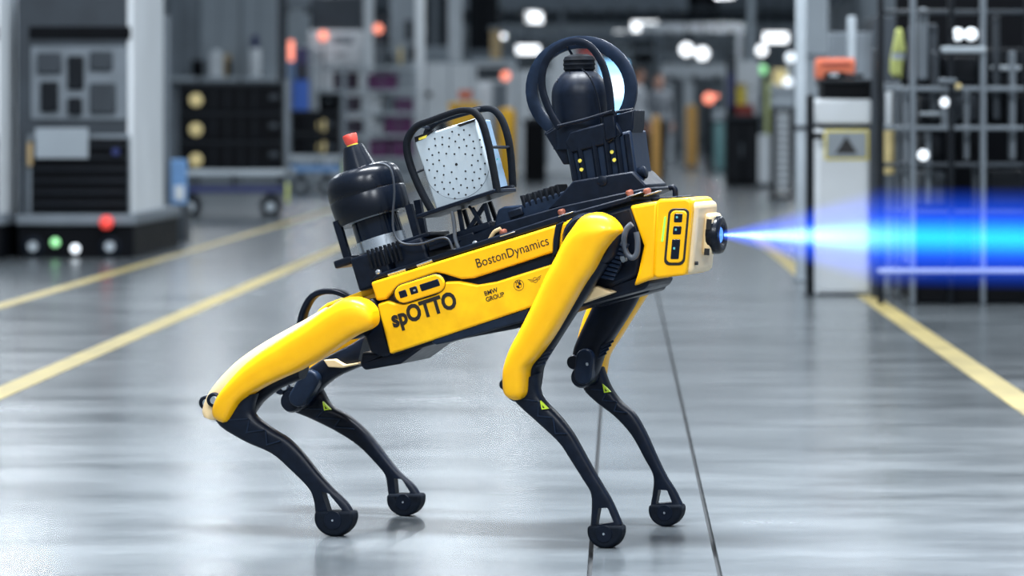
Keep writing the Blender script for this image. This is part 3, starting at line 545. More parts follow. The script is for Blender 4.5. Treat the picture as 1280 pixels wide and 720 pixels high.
def loft(pairs, vc, ht, e=2.6, n=20, k=4, hts=None):
    A = catmull([bp(*p[0:2], vc) for p in pairs], k); Bq = catmull([bp(*p[2:4], vc) for p in pairs], k)
    hh = catmull([Vector((h, 0, 0)) for h in (hts or [ht] * len(pairs))], k); rs = []
    for a, b, h in zip(A, Bq, hh):
        m = (a + b) / 2; hv = (b - a) / 2; t = min(h.x, hv.length * 1.6 + 0.002)
        rs.append([m + hv * sgnpow(math.cos(2 * math.pi * j / n), 2 / e) + Vector((0, t, 0)) * sgnpow(math.sin(2 * math.pi * j / n), 2 / e) for j in range(n)])
    return MB().rings(rs)
def vcyl(px, py, v0, v1, rpx, prof=None, n=32):      # cylinder whose axle runs across the robot
    c = bp(px, py, (v0 + v1) / 2); c.y = v0; r = rpx / SC; w = v1 - v0
    prof = prof or [(0, .86), (.12, 1), (.88, 1), (1, .86)]
    return MB().lathe(c, (0, 1, 0), [(h * w, q * r) for h, q in prof], n)
# body axes
e1 = (bp(690, 305, -.11) - bp(598, 335, -.11)); e1.y = 0; e1.normalize(); e2 = Vector((-e1.z, 0, e1.x)); NV = Vector((0, -1, 0))
BODY = Matrix(((e1.x, 0, e2.x), (0, 1, 0), (e1.z, 0, e2.z)))
def bbox(center, sx, sy, sz):           # box aligned with the pitched body
    m = Matrix.Translation(center) @ BODY.to_4x4(); return MB().box((-sx / 2, -sy / 2, -sz / 2), (sx / 2, sy / 2, sz / 2), m)
def text(name, body, px, py, v, size, m, parent, bold=0.0, sx=1.0, ang=None):
    cu = bpy.data.curves.new(name, 'FONT'); cu.body = body; cu.size = size; cu.extrude = 0.0004; cu.offset = bold; cu.resolution_u = 3
    o = bpy.data.objects.new(name, cu); col.objects.link(o)
    dg = bpy.context.evaluated_depsgraph_get(); me = bpy.data.meshes.new_from_object(o.evaluated_get(dg)); bpy.data.objects.remove(o)
    a1, a2 = e1, e2
    mt = Matrix(((a1.x * sx, a2.x, 0), (0, 0, -1), (a1.z * sx, a2.z, 0))).to_4x4(); mt.translation = bp(px, py, v)
    me.transform(mt); me.materials.clear(); me.materials.append(M[m])
    q = bpy.data.objects.new(name, me); col.objects.link(q); q.parent = parent; return q

# --- body
body = grp('body')
VS = -0.112
core = [(466, 357), (700, 282), (790, 256), (803, 300), (797, 345), (742, 368), (650, 398), (490, 446)]
plate('core', 'black', core, -0.098, 0.098, body, 0.008)
plate('belly_pan', 'black', [(480, 441), (662, 383), (800, 344), (812, 352), (806, 362), (735, 381), (649, 410), (560, 427), (548, 420), (500, 455), (455, 463), (449, 456), (452, 440)], -0.088, 0.088, body, 0.006)
plate('upper_side_panel', 'yellow', [(463, 353), (695, 281), (692, 315), (591, 348), (576, 349), (556, 343), (545, 341), (500, 356), (491, 364), (482, 374), (470, 376.5)], VS, -0.085, body, 0.005, 3)
plate('upper_side_panel', 'yellow', [(463, 353), (695, 281), (692, 315), (591, 348), (470, 376.5)], 0.085, 0.112, body, 0.005, 3)
plate('lower_side_panel', 'yellow_worn', [(471, 380), (484, 376), (494, 379), (505, 380), (545, 368), (556, 352), (573, 351.5), (596, 356), (620, 352), (703, 326), (706, 370), (661, 385), (487, 443)], VS, -0.085, body, 0.005, 3)
plate('lower_side_panel', 'yellow_worn', [(471, 380), (620, 352), (703, 326), (706, 370), (661, 385), (487, 443)], 0.085, 0.112, body, 0.005, 3)
plate('belly_trim', 'navy_metal', [(538, 428), (548, 418), (662, 384.5), (655, 402), (560, 428), (545, 431)], -0.106, -0.07, body, 0.004)
plate('rear_cap', 'black', [(446, 395), (462, 372), (471, 377), (489, 444), (478, 447), (462, 440)], -0.10, 0.10, body, 0.006)
plate('front_hip_cover', 'yellow', [(700, 281), (716, 272), (728, 272), (716, 300), (704, 318), (698, 314)], -0.118, -0.08, body, 0.005)
plate('hip_strap', 'black', [(694, 281), (704, 276), (700, 292), (697, 316), (690, 322), (691, 300)], -0.121, -0.09, body, 0.003)
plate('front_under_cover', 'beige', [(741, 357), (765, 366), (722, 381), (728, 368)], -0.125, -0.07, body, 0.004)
plate('top_deck', 'black', [(462, 352), (692, 281), (790, 251), (788, 245), (690, 272), (470, 343)], -0.100, 0.100, body, 0.003)
# sensor window on the flank
def capsule_px(cx, cy, hl, hh, ang, n=8):
    pts = []
    for s_, a0 in ((1, -90), (-1, 90)):
        for i in range(n + 1):
            a = R(a0 + 180 * i / n); x = s_ * (hl - hh) + math.cos(a) * hh; y = math.sin(a) * hh
            pts.append((cx + x * math.cos(ang) + y * math.sin(ang), cy - x * math.sin(ang) + y * math.cos(ang)))
    return pts
AN = R(17.5)
def rect_px(cx, cy, hl, hh, ang):
    return [(cx + x * math.cos(ang) + y * math.sin(ang), cy - x * math.sin(ang) + y * math.cos(ang)) for x, y in ((-hl, -hh), (hl, -hh), (hl, hh), (-hl, hh))]
win = plate('flank_sensor', 'ink', capsule_px(524, 361, 33.5, 12.8, AN), VS - 0.003, -0.09, body, 0.001)
plate('bezel', 'yellow', capsule_px(524, 361, 32.2, 11.6, AN), VS - 0.008, -0.09, win, 0.003, 3)
for cx, cy, hl in ((503.5, 367.5, 5), (517, 363, 5), (537, 356.5, 12.5)):
    plate('lens_pane', 'window_glass', rect_px(cx, cy, hl, 4.7, AN), VS - 0.0092, -0.1, win, 0.002)
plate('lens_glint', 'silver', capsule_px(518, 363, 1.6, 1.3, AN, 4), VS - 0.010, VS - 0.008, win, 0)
# markings
text('name_lettering', 'spOTTO', 492, 409, VS - 0.0012, 0.0495, 'ink', body, 0.0020, 0.85)
text('maker_lettering', 'BostonDynamics', 596, 335.2, VS - 0.0012, 0.0285, 'ink', body, -0.0001, 0.90)
text('group_lettering', 'BMW', 606, 370, VS - 0.0012, 0.0142, 'ink', body, 0.00008, 0.95)
text('group_lettering', 'GROUP', 608, 377.5, VS - 0.0012, 0.0142, 'ink', body, 0.00008, 0.92)
def ring_mark(mb, c, r0, r1, v, a0=0, a1=360, n=28):
    o_ = []; i_ = []
    for k in range(n + 1):
        a = R(a0 + (a1 - a0) * k / n); d = e1 * math.cos(a) + e2 * math.sin(a); o_.append(c + d * r1); i_.append(c + d * max(r0, 1e-5))
    vs_ = o_ + i_; m_ = n + 1
    mb.add(vs_, [(k, k + 1, m_ + k + 1, m_ + k) for k in range(n)])
mk = MB(); c = bp(648.5, 356.5, VS - 0.0012)
ring_mark(mk, c, .0108, .0118, 0); ring_mark(mk, c, .0058, .0066, 0); ring_mark(mk, c, 0, .006, 0, 0, 90, 8); ring_mark(mk, c, 0, .006, 0, 180, 270, 8)
for a in (60, 90, 120): ring_mark(mk, c, .0072, .0102, 0, a - 9, a + 9, 2)
mk.build('roundel_mark', 'ink', body, smooth=0, fix=False)
mk = MB(); c = bp(669, 350, VS - 0.0012); ring_mark(mk, c, .0048, .0058, 0)
for s_ in (-1, 1):
    for k, ln in enumerate((.016, .0135, .011)):
        a = c + e1 * s_ * .006 + e2 * (.003 - .003 * k); b_ = c + e1 * s_ * (.006 + ln - .006) + e2 * (.0045 - .003 * k + .0005)
        mk.add([a, b_, b_ + e2 * .0009, a + e2 * .0009], [(0, 1, 2, 3)])
mk.add([c - e1 * .004 - e2 * .0008, c + e1 * .004 - e2 * .0008, c + e1 * .004 + e2 * .0008, c - e1 * .004 + e2 * .0008], [(0, 1, 2, 3)])
mk.build('winged_mark', 'ink', body, smooth=0, fix=False)
# rear handle and far rear hip cap
MB().sweep(catmull(bps([(377, 404), (381, 388), (390, 372), (402, 365), (418, 364), (433, 369), (446, 377)], 0.05), 5), 0.007, 0.016, 12, up=(0, 1, 0), e=4).build('rear_handle', 'black', body)
plate('rear_hip_cap', 'yellow', [(392, 402), (396, 388), (408, 379), (428, 372), (440, 374), (430, 392), (405, 405)], 0.10, 0.16, body, 0.006)
plate('rear_tail_plate', 'yellow_worn', [(425, 374), (458, 361), (466, 357), (468, 366), (440, 378)], -0.05, 0.09, body, 0.003)

# --- head
head = grp('head')
plate('head_side_cover', 'yellow', [(786, 257), (823, 250.5), (818, 347), (791, 358), (797, 340), (804, 307)], -0.106, 0.06, head, 0.008, 3)
plate('head_shell', 'yellow', [(820, 252), (824, 249), (858, 247), (864, 251), (865, 262), (858, 336), (856, 344), (822, 348), (816, 345)], -0.112, 0.050, head, 0.010, 4)
plate('head_core', 'black', [(740, 275), (790, 258), (822, 255), (816, 342), (790, 352), (745, 362)], -0.085, 0.085, head, 0.004)
# face plate in front
def head_uw(px, py): q = bp(px, py, -0.10); return q
f0 = bp(864, 252, -0.10); f1 = bp(857, 343, -0.10)
fd = (f1 - f0).normalized(); fn = Vector((-fd.z, 0, fd.x));  fn = fn if fn.x > 0 else -fn
fm = Matrix(((fn.x, 0, -fd.x), (0, 1, 0), (fn.z, 0, -fd.z))); fc = (f0 + f1) / 2; fc.y = -0.008
FM = Matrix.Translation(fc) @ fm.to_4x4(); hh = (f1 - f0).length / 2
MB().box((-0.03, -0.090, -hh), (0.014, 0.066, hh), FM).build('face_plate', 'beige', head, 0.014, 4)  # beige puts the creamy light on the yellow head front into the colour
hs = MB()
mount = MB().box((0.010, -0.020, -0.046), (0.032, 0.050, 0.042), FM @ Matrix.Translation((0, -0.012, 0.010))).build('camera_mount', 'beige', head, 0.008, 3)
MB().box((0.020, -0.036, 0.018), (0.030, -0.030, 0.040), FM).build('mount_slot', 'ink', mount)
MB().box((0.020, -0.036, -0.036), (0.030, -0.030, -0.022), FM).build('mount_slot', 'ink', mount)
lc = bp(888, 293.5, -0.004); ax = Vector((1, 0, 0.0))
cam_ = MB().lathe(lc, ax, [(0, .038), (.004, .041), (.020, .041), (.026, .038), (.029, .032), (.0275, .024), (.020, .020)], 40).build('camera_lens', 'black_gloss', head)
MB().lathe(lc + ax * .021, ax, [(0, .018), (.003, .015), (.005, .008), (.0055, .001)], 28).build('lens_glass', 'lens_glow', cam_)
MB().lathe(bp(869, 329, -0.085), (1, 0, 0), [(0, .004), (.006, .004)], 12).build('screw', 'ink', head)
# side window of the head
VH = -0.112
def rrect(cx, cy, hw, hh_, r, sk=0.0, n=5):
    pts = []
    for sx, sy, a0 in ((1, 1, 0), (-1, 1, 90), (-1, -1, 180), (1, -1, 270)):
        for i in range(n + 1):
            a = R(a0 + 90 * i / n); x = sx * (hw - r) + math.cos(a) * r; y = sy * (hh_ - r) + math.sin(a) * r
            pts.append((cx + x - sk * y, cy + y))
    return pts
hw = plate('head_sensor', 'ink', rrect(845.5, 296, 13, 35.5, 7, 0.09), VH - 0.0025, -0.1, head, 0.001)
plate('bezel', 'yellow', rrect(845.5, 296, 10.2, 32.5, 6, 0.09), VH - 0.006, -0.1, hw, 0.002, 3)
for cy, hy in ((272.5, 5.5), (288, 5.2), (311.5, 12.5)):
    plate('lens_pane', 'window_glass', rrect(845.5 - .09 * (cy - 296), cy, 5.2, hy, 1.5, 0.09), VH - 0.0072, -0.1, hw, 0.001)
    plate('lens_glint', 'led_glint_cyan', rrect(844 - .09 * (cy - 296), cy - 1, 1.2, 1.4, .6, 0), VH - 0.0078, VH - 0.007, hw, 0)  # glint on the pane, painted as a tiny glowing cyan plate
plate('status_led', 'led_green', [(830.5, 271), (832.5, 271), (828.5, 302), (826.5, 302)], VH - 0.002, -0.1, head, 0)
MB().sweep(catmull([bp(844, 248, -.02), bp(844, 238, -.02), bp(841, 234, -.02), bp(836.5, 235, -.02)], 5), .006, n=12).build('antenna_hook', 'black', head)
plate('head_top_strip', 'black', [(812, 248), (846, 245), (848, 250), (814, 252)], -0.06, 0.05, head, 0.002)
# hip bay fittings between leg and head
bay = grp('front_hip_drive')
vcyl(762, 325, -0.112, -0.02, 24, [(0, .5), (.05, .8), (.1, .95), (.5, 1), (1, 1)]).build('drive_housing', 'black', bay)
fins = MB()
for k in range(9):
    p0 = bp(752 + k * 2.6, 345 - k * 5.2, -0.128); p1 = bp(768 + k * 2.2, 348 - k * 5.0, -0.128); fins.sweep([p0, p1], .0022, .006, 6)
fins.build('cooling_fins', 'navy_metal', bay)
MB().cyl(bp(763, 312, -.13), bp(756, 302, -.13), .006).build('connector', 'silver', bay)
MB().cyl(bp(777, 324, -.125), bp(782, 322, -.125), .008).build('connector', 'steel_mid', bay)
MB().sweep(catmull(bps([(790, 280), (783, 287), (780, 301), (783, 316), (790, 322), (796, 317), (797, 302), (795, 290)], -0.128), 6), .0062, n=12).build('hose', 'cable_grey', bay)

# --- legs
def lower_leg(pairs, v, hole, foot, fr, knee, sticker=None, name='lower_leg', ribs=True):
    g_ = grp(name)
    hts = [.020, .021, .019, .0165, .0150, .0135, .0125, .0115, .0115, .0115][:len(pairs)]
    o = loft(pairs, v, .018, 3.2, 20, 4, hts).build('shank', 'black', g_)
    hx = min(x for x, y in hole); hc = [(x - 4.5 if x < hx + 5 else x, y) for x, y in hole]
    cut = MB().prism([q_ - Vector((0, .05, 0)) for q_ in bps(hc, v - .011)], (0, .12, 0)).build('cutter', 'black', g_, 0.002)
    bo = o.modifiers.new('b', 'BOOLEAN'); bo.operation = 'DIFFERENCE'; bo.object = cut; bo.solver = 'EXACT'
    dg = bpy.context.evaluated_depsgraph_get(); me = bpy.data.meshes.new_from_object(o.evaluated_get(dg)); o.modifiers.clear(); o.data = me
    me.set_sharp_from_angle(angle=R(45)); bpy.data.objects.remove(cut)
    fx, fy = foot
    arc_ = [(fx + fr * math.cos(R(a)), fy + fr * math.sin(R(a))) for a in range(-18, 199, 9)]
    c0_ = bp(fx, fy, v); fp_ = [bp(x, y, v) - Vector((0, .019, 0)) for x, y in arc_]
    ft = MB().prism(fp_, (0, .038, 0)).build('foot', 'rubber', g_, 0.006, 3)
    tr = MB(); rr = fr / SC * .975
    for k in range(26):
        a = R(-10 - k * 160 / 25); d = Vector((math.cos(a), 0, math.sin(a)))
        tr.cyl(c0_ + d * rr - Vector((0, .012, 0)), c0_ + d * rr + Vector((0, .012, 0)), .0018, n=6)
    tr.build('tread', 'rubber', g_)
    cf = bp(fx, fy + 3.5, v); cf.y = v - .019
    MB().lathe(cf, (0, -1, 0), [(0, rr * .50), (.0015, rr * .48), (.0015, rr * .4)], 24).build('foot_disc', 'black', g_)
    MB().lathe(cf, (0, -1, 0), [(0, .0028), (.003, .0024)], 10).build('foot_bolt', 'silver', g_)
    if ribs:
        rb = MB()
        (ax, ay, bx, by), (cx_, cy_, dx, dy) = pairs[1], pairs[3]
        for k in range(5):
            t0 = k / 5; t1 = (k + 1) / 5
            A = (ax + (cx_ - ax) * t0, ay + (cy_ - ay) * t0); Bq = (bx + (dx - bx) * t1, by + (dy - by) * t1)
            A2 = (A[0] * .82 + Bq[0] * .18, A[1] * .82 + Bq[1] * .18); B2 = (A[0] * .3 + Bq[0] * .7, A[1] * .3 + Bq[1] * .7)
            if k % 2: A2, B2 = (A2[0] + (cx_ - ax) * .2, A2[1] + (cy_ - ay) * .2), (B2[0] - (dx - bx) * .2, B2[1] - (dy - by) * .2)
            rb.sweep([bp(*A2, v - .0205), bp(*B2, v - .0205)], .0016, .0016, 6)
        rb.build('truss_ribs', 'navy_metal', g_)
    if sticker:
        x, y = sticker
        st = plate('warning_sticker', 'lime', [(x - 4, y - 6), (x + 6, y + 4), (x - 2, y + 5)], v - .0225, v - .015, g_, 0)
        plate('bolt_symbol', 'ink', [(x - 1.5, y - 1), (x + 2, y + 3), (x - 0.6, y + 3.2)], v - .0229, v - .0224, st, 0)
    return g_
VN, VF = -0.185, 0.180
# near rear
NRS = [(470, 391, 470.6, 395), (469, 386.5, 470.6, 400), (463, 379, 469, 407), (455, 374, 462, 412), (444, 371, 450, 417), (430, 374, 440, 422.5), (410, 386, 425, 432.5), (390, 400, 402.5, 447.5), (355, 422.5, 375, 463), (330, 439, 350, 474), (308, 457, 326, 486), (288, 479, 306, 500), (276, 495, 299, 509), (270, 510, 293, 519), (270, 519, 288, 526), (274, 525, 282, 528)]
g1 = grp('upper_leg'); 
loft(NRS, -0.195, 0.040, 3.3, 28, 5, [.010, .020, .029, .035, .0385, .040, .040, .040, .040, .040, .040, .039, .037, .033, .025, .012]).build('shell', 'yellow', g1)
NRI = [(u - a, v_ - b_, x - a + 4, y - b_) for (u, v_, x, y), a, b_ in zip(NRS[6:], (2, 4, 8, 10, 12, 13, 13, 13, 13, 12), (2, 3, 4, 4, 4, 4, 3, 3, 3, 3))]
loft(NRI, -0.150, 0.030, 2.8, 20, 5).build('lit_shell_edge', 'beige', g1)  # light along the yellow shell's edge, modelled as a separate beige piece
RIL = [(462, 416, 452, 458), (440, 430, 424, 470), (412, 444, 405, 484), (385, 462, 395, 496), (366, 474, 388, 507), (357, 488, 376, 512)]
loft([(a - 78, b_ + 22, c_ - 74, d_ + 16) for a, b_, c_, d_ in RIL], -0.125, 0.026, 3.0).build('drive_link', 'black', g1)
for px, py, r in ((259, 503, 9), (272, 499, 9.5)):
    q = vcyl(px, py, -0.165 if px < 265 else -0.19, -0.14, r).build('knee_cap', 'black', g1)
    vcyl(px + .5, py + .5, -0.170 if px < 265 else -0.196, -0.15, r * .55).build('knee_bolt', 'silver', g1)
vcyl(440, 398, -0.17, -0.09, 26).build('hip_drive', 'black', g1)
lower_leg([(282, 497, 322, 492), (272, 526, 318, 516), (305, 550, 340, 535), (340, 566, 361, 548), (365, 587.5, 380, 567), (387, 610, 399, 591), (393.5, 626, 416, 610), (395, 640, 434, 627), (399, 656, 443, 641)], -0.187, [(406, 614), (411, 617), (428, 638), (411, 643)], (420.5, 645.5), 24, None)
# far rear
g2 = grp('upper_leg')
loft([(a + 97, b_ - 26, c_ + 92, d_ - 28) for a, b_, c_, d_ in NRS], 0.200, 0.036, 3.0).build('shell', 'yellow', g2)
loft(RIL, 0.135, 0.028, 3.0).build('drive_link', 'black', g2)
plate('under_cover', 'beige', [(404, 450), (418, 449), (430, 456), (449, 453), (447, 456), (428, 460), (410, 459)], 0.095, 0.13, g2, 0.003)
plate('knee_plate', 'navy_metal', capsule_px(379, 486, 25, 12, R(58)), 0.088, 0.12, g2, 0.005, 3)
for px, py in ((356, 484), (367, 480)):
    vcyl(px, py, 0.11, 0.17, 9).build('knee_cap', 'black', g2); vcyl(px + .5, py - 1, 0.104, 0.12, 5.2).build('knee_bolt', 'silver', g2)
lower_leg([(362, 488, 402, 484), (361, 509, 415, 507), (390, 523, 437, 520), (420, 538, 458, 538), (448, 556, 473, 556), (470, 578, 486.5, 574), (482, 593, 501, 591), (485, 609, 517, 605), (487, 628, 526, 618)], 0.164, [(497, 598), (502, 599), (513, 616), (499, 620)], (508, 623), 21.3, None, (407, 508))
vcyl(372, 500, 0.105, 0.19, 15).build('knee_joint', 'black', g2)
vcyl(288, 516, -0.17, -0.10, 13).build('knee_joint', 'black', g1)
# near front
NFS = [(744, 265.5, 752, 265.5), (734, 268, 767, 273), (726, 274, 777, 288), (718, 285, 768, 297), (708, 300, 755, 313), (697, 322, 742, 337), (685, 345, 729, 356), (668, 382, 710, 388.5), (652.7, 412.7, 692, 419), (641, 435, 674, 444), (633.5, 458, 661.5, 459), (632, 476, 659, 474), (633, 489.5, 658, 489.5), (637.5, 496, 655, 496), (643, 499.5, 650, 499.5)]
g3 = grp('upper_leg')
loft(NFS, -0.200, 0.040, 3.3, 28, 5, [.010, .024, .034, .039, .040, .040, .040, .040, .040, .040, .039, .037, .032, .024, .012]).build('shell', 'yellow', g3)
loft([(720, 310, 760, 330), (700, 350, 742, 358), (680, 390, 716, 398), (660, 425, 695, 431), (652, 448, 680, 456), (650, 475, 676, 478), (650, 490, 672, 498)], -0.150, 0.026, 3.0).build('drive_link', 'black', g3)
vcyl(742, 300, -0.175, -0.09, 34).build('hip_drive', 'black', g3)
vcyl(634, 480, -0.17, -0.13, 7).build('knee_cap', 'black', g3)
vcyl(650, 488, -0.18, -0.12, 13).build('knee_joint', 'black', g3)
for k in range(4):
    MB().sweep([bp(676 + k * -2, 444 + k * 4.6, -.178), bp(691 - k * 3, 437 + k * 5.4, -.178)], .0022, .0035, 6).build('bellows_rib', 'navy_metal', g3)
lower_leg([(646, 478, 676, 466), (642, 497, 677, 494), (676, 530, 701, 521), (700, 553, 717, 542), (714, 574, 729, 563), (729, 598, 744, 590), (739, 615, 756, 610), (740.5, 632, 767, 629), (739, 658, 778.5, 655)], -0.171, [(752.5, 635), (759.5, 635), (767, 653), (749, 656)], (758.5, 662.5), 21.5, None, (679, 507))
# far front
g4 = grp('upper_leg')
loft([(741, 372, 817, 356), (731, 398, 798, 385), (724, 424, 776, 420), (722, 445, 761, 444), (723, 462, 757, 464), (727, 476, 755, 476)], 0.205, 0.034, 3.4, 20, 4).build('shell', 'yellow', g4)
loft([(748, 368, 805, 358), (738, 392, 792, 384), (725, 420, 772, 416), (718, 440, 757, 440), (719, 462, 749, 462), (725, 478, 742, 479)], 0.140, 0.028, 3.2).build('drive_link', 'black', g4)
plate('knee_plate', 'navy_metal', capsule_px(729, 458.5, 22.5, 11, R(84)), 0.098, 0.13, g4, 0.005, 3)
MB().lathe(bp(734, 455, 0.0975), (0, -1, 0), [(0, .004), (.002, .0035)], 12).build('knee_bolt', 'silver', g4)
vcyl(721, 452, 0.11, 0.16, 9.5).build('knee_cap', 'black', g4)
vcyl(733, 470, 0.105, 0.19, 14).build('knee_joint', 'black', g4)
for k in range(4):
    MB().sweep([bp(752 - k * 1.5, 434 + k * 4.4, .108), bp(767 - k * 3, 426 + k * 5, .108)], .0022, .0035, 6).build('bellows_rib', 'navy_metal', g4)
plate('hip_link', 'black', [(738, 380), (742, 372), (806, 350), (815, 356), (810, 366), (748, 384)], 0.05, 0.17, g4, 0.004)
lower_leg([(728, 466, 754, 458), (731, 486, 763, 482), (746, 502, 777, 502), (769, 520, 794, 517), (790, 543, 808, 541), (805.5, 571, 822, 572), (817, 593, 834, 596), (817, 611, 845, 613), (813.5, 632, 854, 631)], 0.186, [(827.5, 612), (834, 613), (840, 628), (824, 630)], (834, 636.3), 20.8, None, (757, 486))

# --- payload: rear lidar tower
UPV = e2; FWD = e1
lid = grp('lidar_tower')
def axpt(t): return bp(441 + 0.302 * t, 183 + t, 0.0)              # t: px of height below the cone's top
def along(t): return math.copysign((axpt(0) - axpt(t)).length, t)
A0 = axpt(150); UP = (axpt(0) - A0).normalized()
def hgt(t): return along(150) - along(t)
def lz(t0, prof, name, m, n=36): return MB().lathe(A0, UP, [(hgt(t), r) for t, r in prof], n).build(name, m, lid)
lz(0, [(152, .052), (139, .056), (137, .066), (130, .066), (128, .058)], 'flange', 'black')
lz(0, [(128, .0555), (114, .0555)], 'lower_ring', 'silver')
lz(0, [(114, .053), (90, .053)], 'lidar_glass', 'window_glass')
lz(0, [(90, .0555), (78, .0555)], 'upper_ring', 'silver')
hood = lz(0, [(88, .060), (90, .082), (86, .0845), (62, .086), (60, .0845), (58, .086), (44, .0845), (37, .081), (32, .073), (29, .060), (28, .040)], 'hood', 'black_gloss', 48)
lz(0, [(33, .040), (28, .037), (3, .0245), (0, .0225)], 'stop_cone', 'black_gloss')
lz(0, [(1, .012), (-2, .013)], 'stop_collar', 'dot_yellow')
lz(0, [(-1, .0115), (-6, .015), (-13, .0165), (-14.5, .0155), (-15, .010)], 'stop_button', 'red')
hs_ = grp('lidar_base')
bbox(bp(482, 335, 0), .085, .16, .075).build('base_block', 'black', hs_, .005)
for k in range(8):
    p = bp(463 + k * 5.2, 324 - k * 1.55, -0.082); bbox(p, .0035, .010, .042).build('heat_fin', 'black_matte', hs_)
bbox(bp(528, 319, 0.0), .085, .15, .066).build('junction_box', 'black', hs_, .008, 3)
bbox(bp(444, 326, 0.0), .05, .13, .018).build('rear_ledge', 'black', hs_, .005)
for (x0, y0, x1, y1, v) in ((418, 276, 437, 330, -.05), (508, 256, 522, 296, -.03), (519, 250, 530, 293, .06)):
    a = bp(x0 + 3, y0, v); b_ = bp(x1, y1, v); MB().sweep([a, b_], .011, .009, 4, up=(0, 1, 0)).build('support_post', 'black', hs_)
bbox(bp(528, 298, 0.0), .085, .12, .010).build('support_foot', 'black', hs_, .003)
MB().sweep(catmull(bps([(470, 205), (482, 206), (490, 216), (493, 240), (491, 270), (493, 292), (503, 304), (525, 305), (548, 298), (560, 299), (566, 312)], -.10), 6), .0026, n=10).build('cable', 'cable_dark', lid)
for x, y in ((474, 340), (490, 341), (538, 325), (595, 304)):
    MB().lathe(bp(x, y, -.09), NV, [(0, .006), (.008, .006), (.009, .004)], 6).build('clamp_bolt', 'silver', hs_)
MB().sweep([bp(486, 345, -.098), bp(508, 338, -.098)], .006, .003, 8).build('clamp_lever', 'silver', hs_)
MB().sweep([bp(522, 333, -.098), bp(541, 326, -.098)], .005, .003, 8).build('clamp_lever', 'silver', hs_)

# --- payload: perforated acoustic sensor box in its cage
mic = grp('acoustic_sensor')
VP = -0.055
q = [(517, 173), (594, 147.5), (619, 239), (545, 262)]
face = plate('front_plate', 'plate_grey', q, VP, VP + .012, mic, 0.004, 3)
plate('housing', 'plate_side', [(518, 174), (593, 149), (617, 239), (546, 261)], VP + .012, 0.055, mic, 0.004)
mb = MB(); fcx, fcy = 570.5, 205.5
d1 = Vector((.955, -.297)); d2 = Vector((.262, .965))
hp = [(0, 0)]
for k in range(1, 66):
    rr = 6.6 + 37 * math.sqrt(k / 66); th = k * 2.39996
    hp.append((rr * math.cos(th), rr * math.sin(th)))
for k, (x, y) in enumerate(hp):
    if abs(x) > 37.5: continue
    c = bp(fcx + d1.x * x + d2.x * y, fcy + d1.y * x + d2.y * y, VP)
    mb.lathe(c, NV, [(0, .0032 if k == 0 else .0021), (.0006, .0032 if k == 0 else .0021)], 10)
o = mb.build('microphone_holes', 'ink', mic, smooth=0); o['kind'] = 'stuff'
mb = MB(); cc = bp(fcx, fcy, VP - .0005)
pts = [bp(fcx + 41 * math.cos(R(a)), fcy + 43 * math.sin(R(a)), VP - .0004) for a in range(10, 182, 6)]
mb.sweep(pts, .0005, .0005, 4).build('engraved_arc', 'cable_grey', mic)
lb = plate('label_strip', 'ink', [(518, 171.5), (544, 162), (537, 168), (529, 174), (519, 178)], VP - .0008, VP + .004, mic, 0)
plate('label_print', 'dot_yellow', [(523, 172.5), (534, 168.5), (532.5, 172.5), (523.5, 175.5)], VP - .0012, VP, mic, 0)
plate('label_strip', 'ink', [(571, 156), (594, 148.5), (593, 152), (575, 158.5)], VP - .0008, VP + .004, mic, 0)
plate('status_led', 'led_glint_cyan', [(620.5, 198), (622, 198), (622, 200), (620.5, 200)], -0.02, -0.01, mic, 0)
cage = grp('sensor_cage')
def hoop(pts, v, a, b_, name, parent, m='black_matte', k=5): return MB().sweep(catmull(bps(pts, v), k), a, b_, 12, up=(0, 1, 0), e=4).build(name, m, parent)
hoop([(540, 264), (526, 238), (515, 212), (509, 190), (510, 173), (521, 158), (541, 150), (566, 141), (580, 138), (592, 140), (602, 152), (610, 178), (616, 208), (622, 240)], -0.078, .0072, .009, 'hoop', cage)
hoop([(562, 258), (548, 225), (537, 195), (533, 175), (537, 160), (552, 150), (580, 141), (601, 136.5), (616, 137), (627, 149), (635, 172), (639, 200), (641, 234)], 0.078, .0072, .009, 'hoop', cage)
for (x0, y0), (x1, y1) in (((522, 157), (537, 160)), ((580, 138), (601, 136)), ((612, 184), (637, 184)), ((519, 216), (541, 207))):
    MB().cyl(bp(x0, y0, -.078), bp(x1, y1, .078), .0035, n=8).build('cross_bar', 'black', cage)
bbase = grp('cage_base')
bbox(bp(583, 254, -.03), .192, .13, .009).build('base_plate', 'black', bbase, .002)
MB().lathe(bp(610, 245, .02), e2, [(0, .062), (.006, .062)], 32).build('base_disc', 'black_gloss', bbase)
for (a, b_, v) in (((574, 262), (579, 292), -.06), ((590, 260), (606, 288), -.06), ((606, 256), (584, 290), -.05), ((606, 254), (614, 284), -.06), ((580, 262), (588, 290), .05), ((612, 252), (622, 280), .05)):
    MB().sweep([bp(*a, v), bp(*b_, v)], .006, .005, 4, up=(0, 1, 0)).build('strut', 'black', bbase)
MB().sweep(catmull(bps([(565, 264), (568, 282), (569, 298), (574, 312)], -.085), 5), .0045, n=10).build('cable', 'cable_grey', bbase)
MB().sweep(catmull(bps([(586, 258), (600, 272), (593, 286), (612, 280)], -.03), 5), .003, n=8).build('cable', 'black', bbase)
MB().sweep(catmull(bps([(612, 300), (618, 290), (626, 286)], -.09), 4), .0045, n=8).build('cable', 'tan', bbase)
bbox(bp(590, 292, 0.0), .15, .15, .016).build('foot_plate', 'black', bbase, .003)
bbox(bp(582, 300, 0.0), .11, .17, .012).build('foot_plate', 'black', bbase, .003)

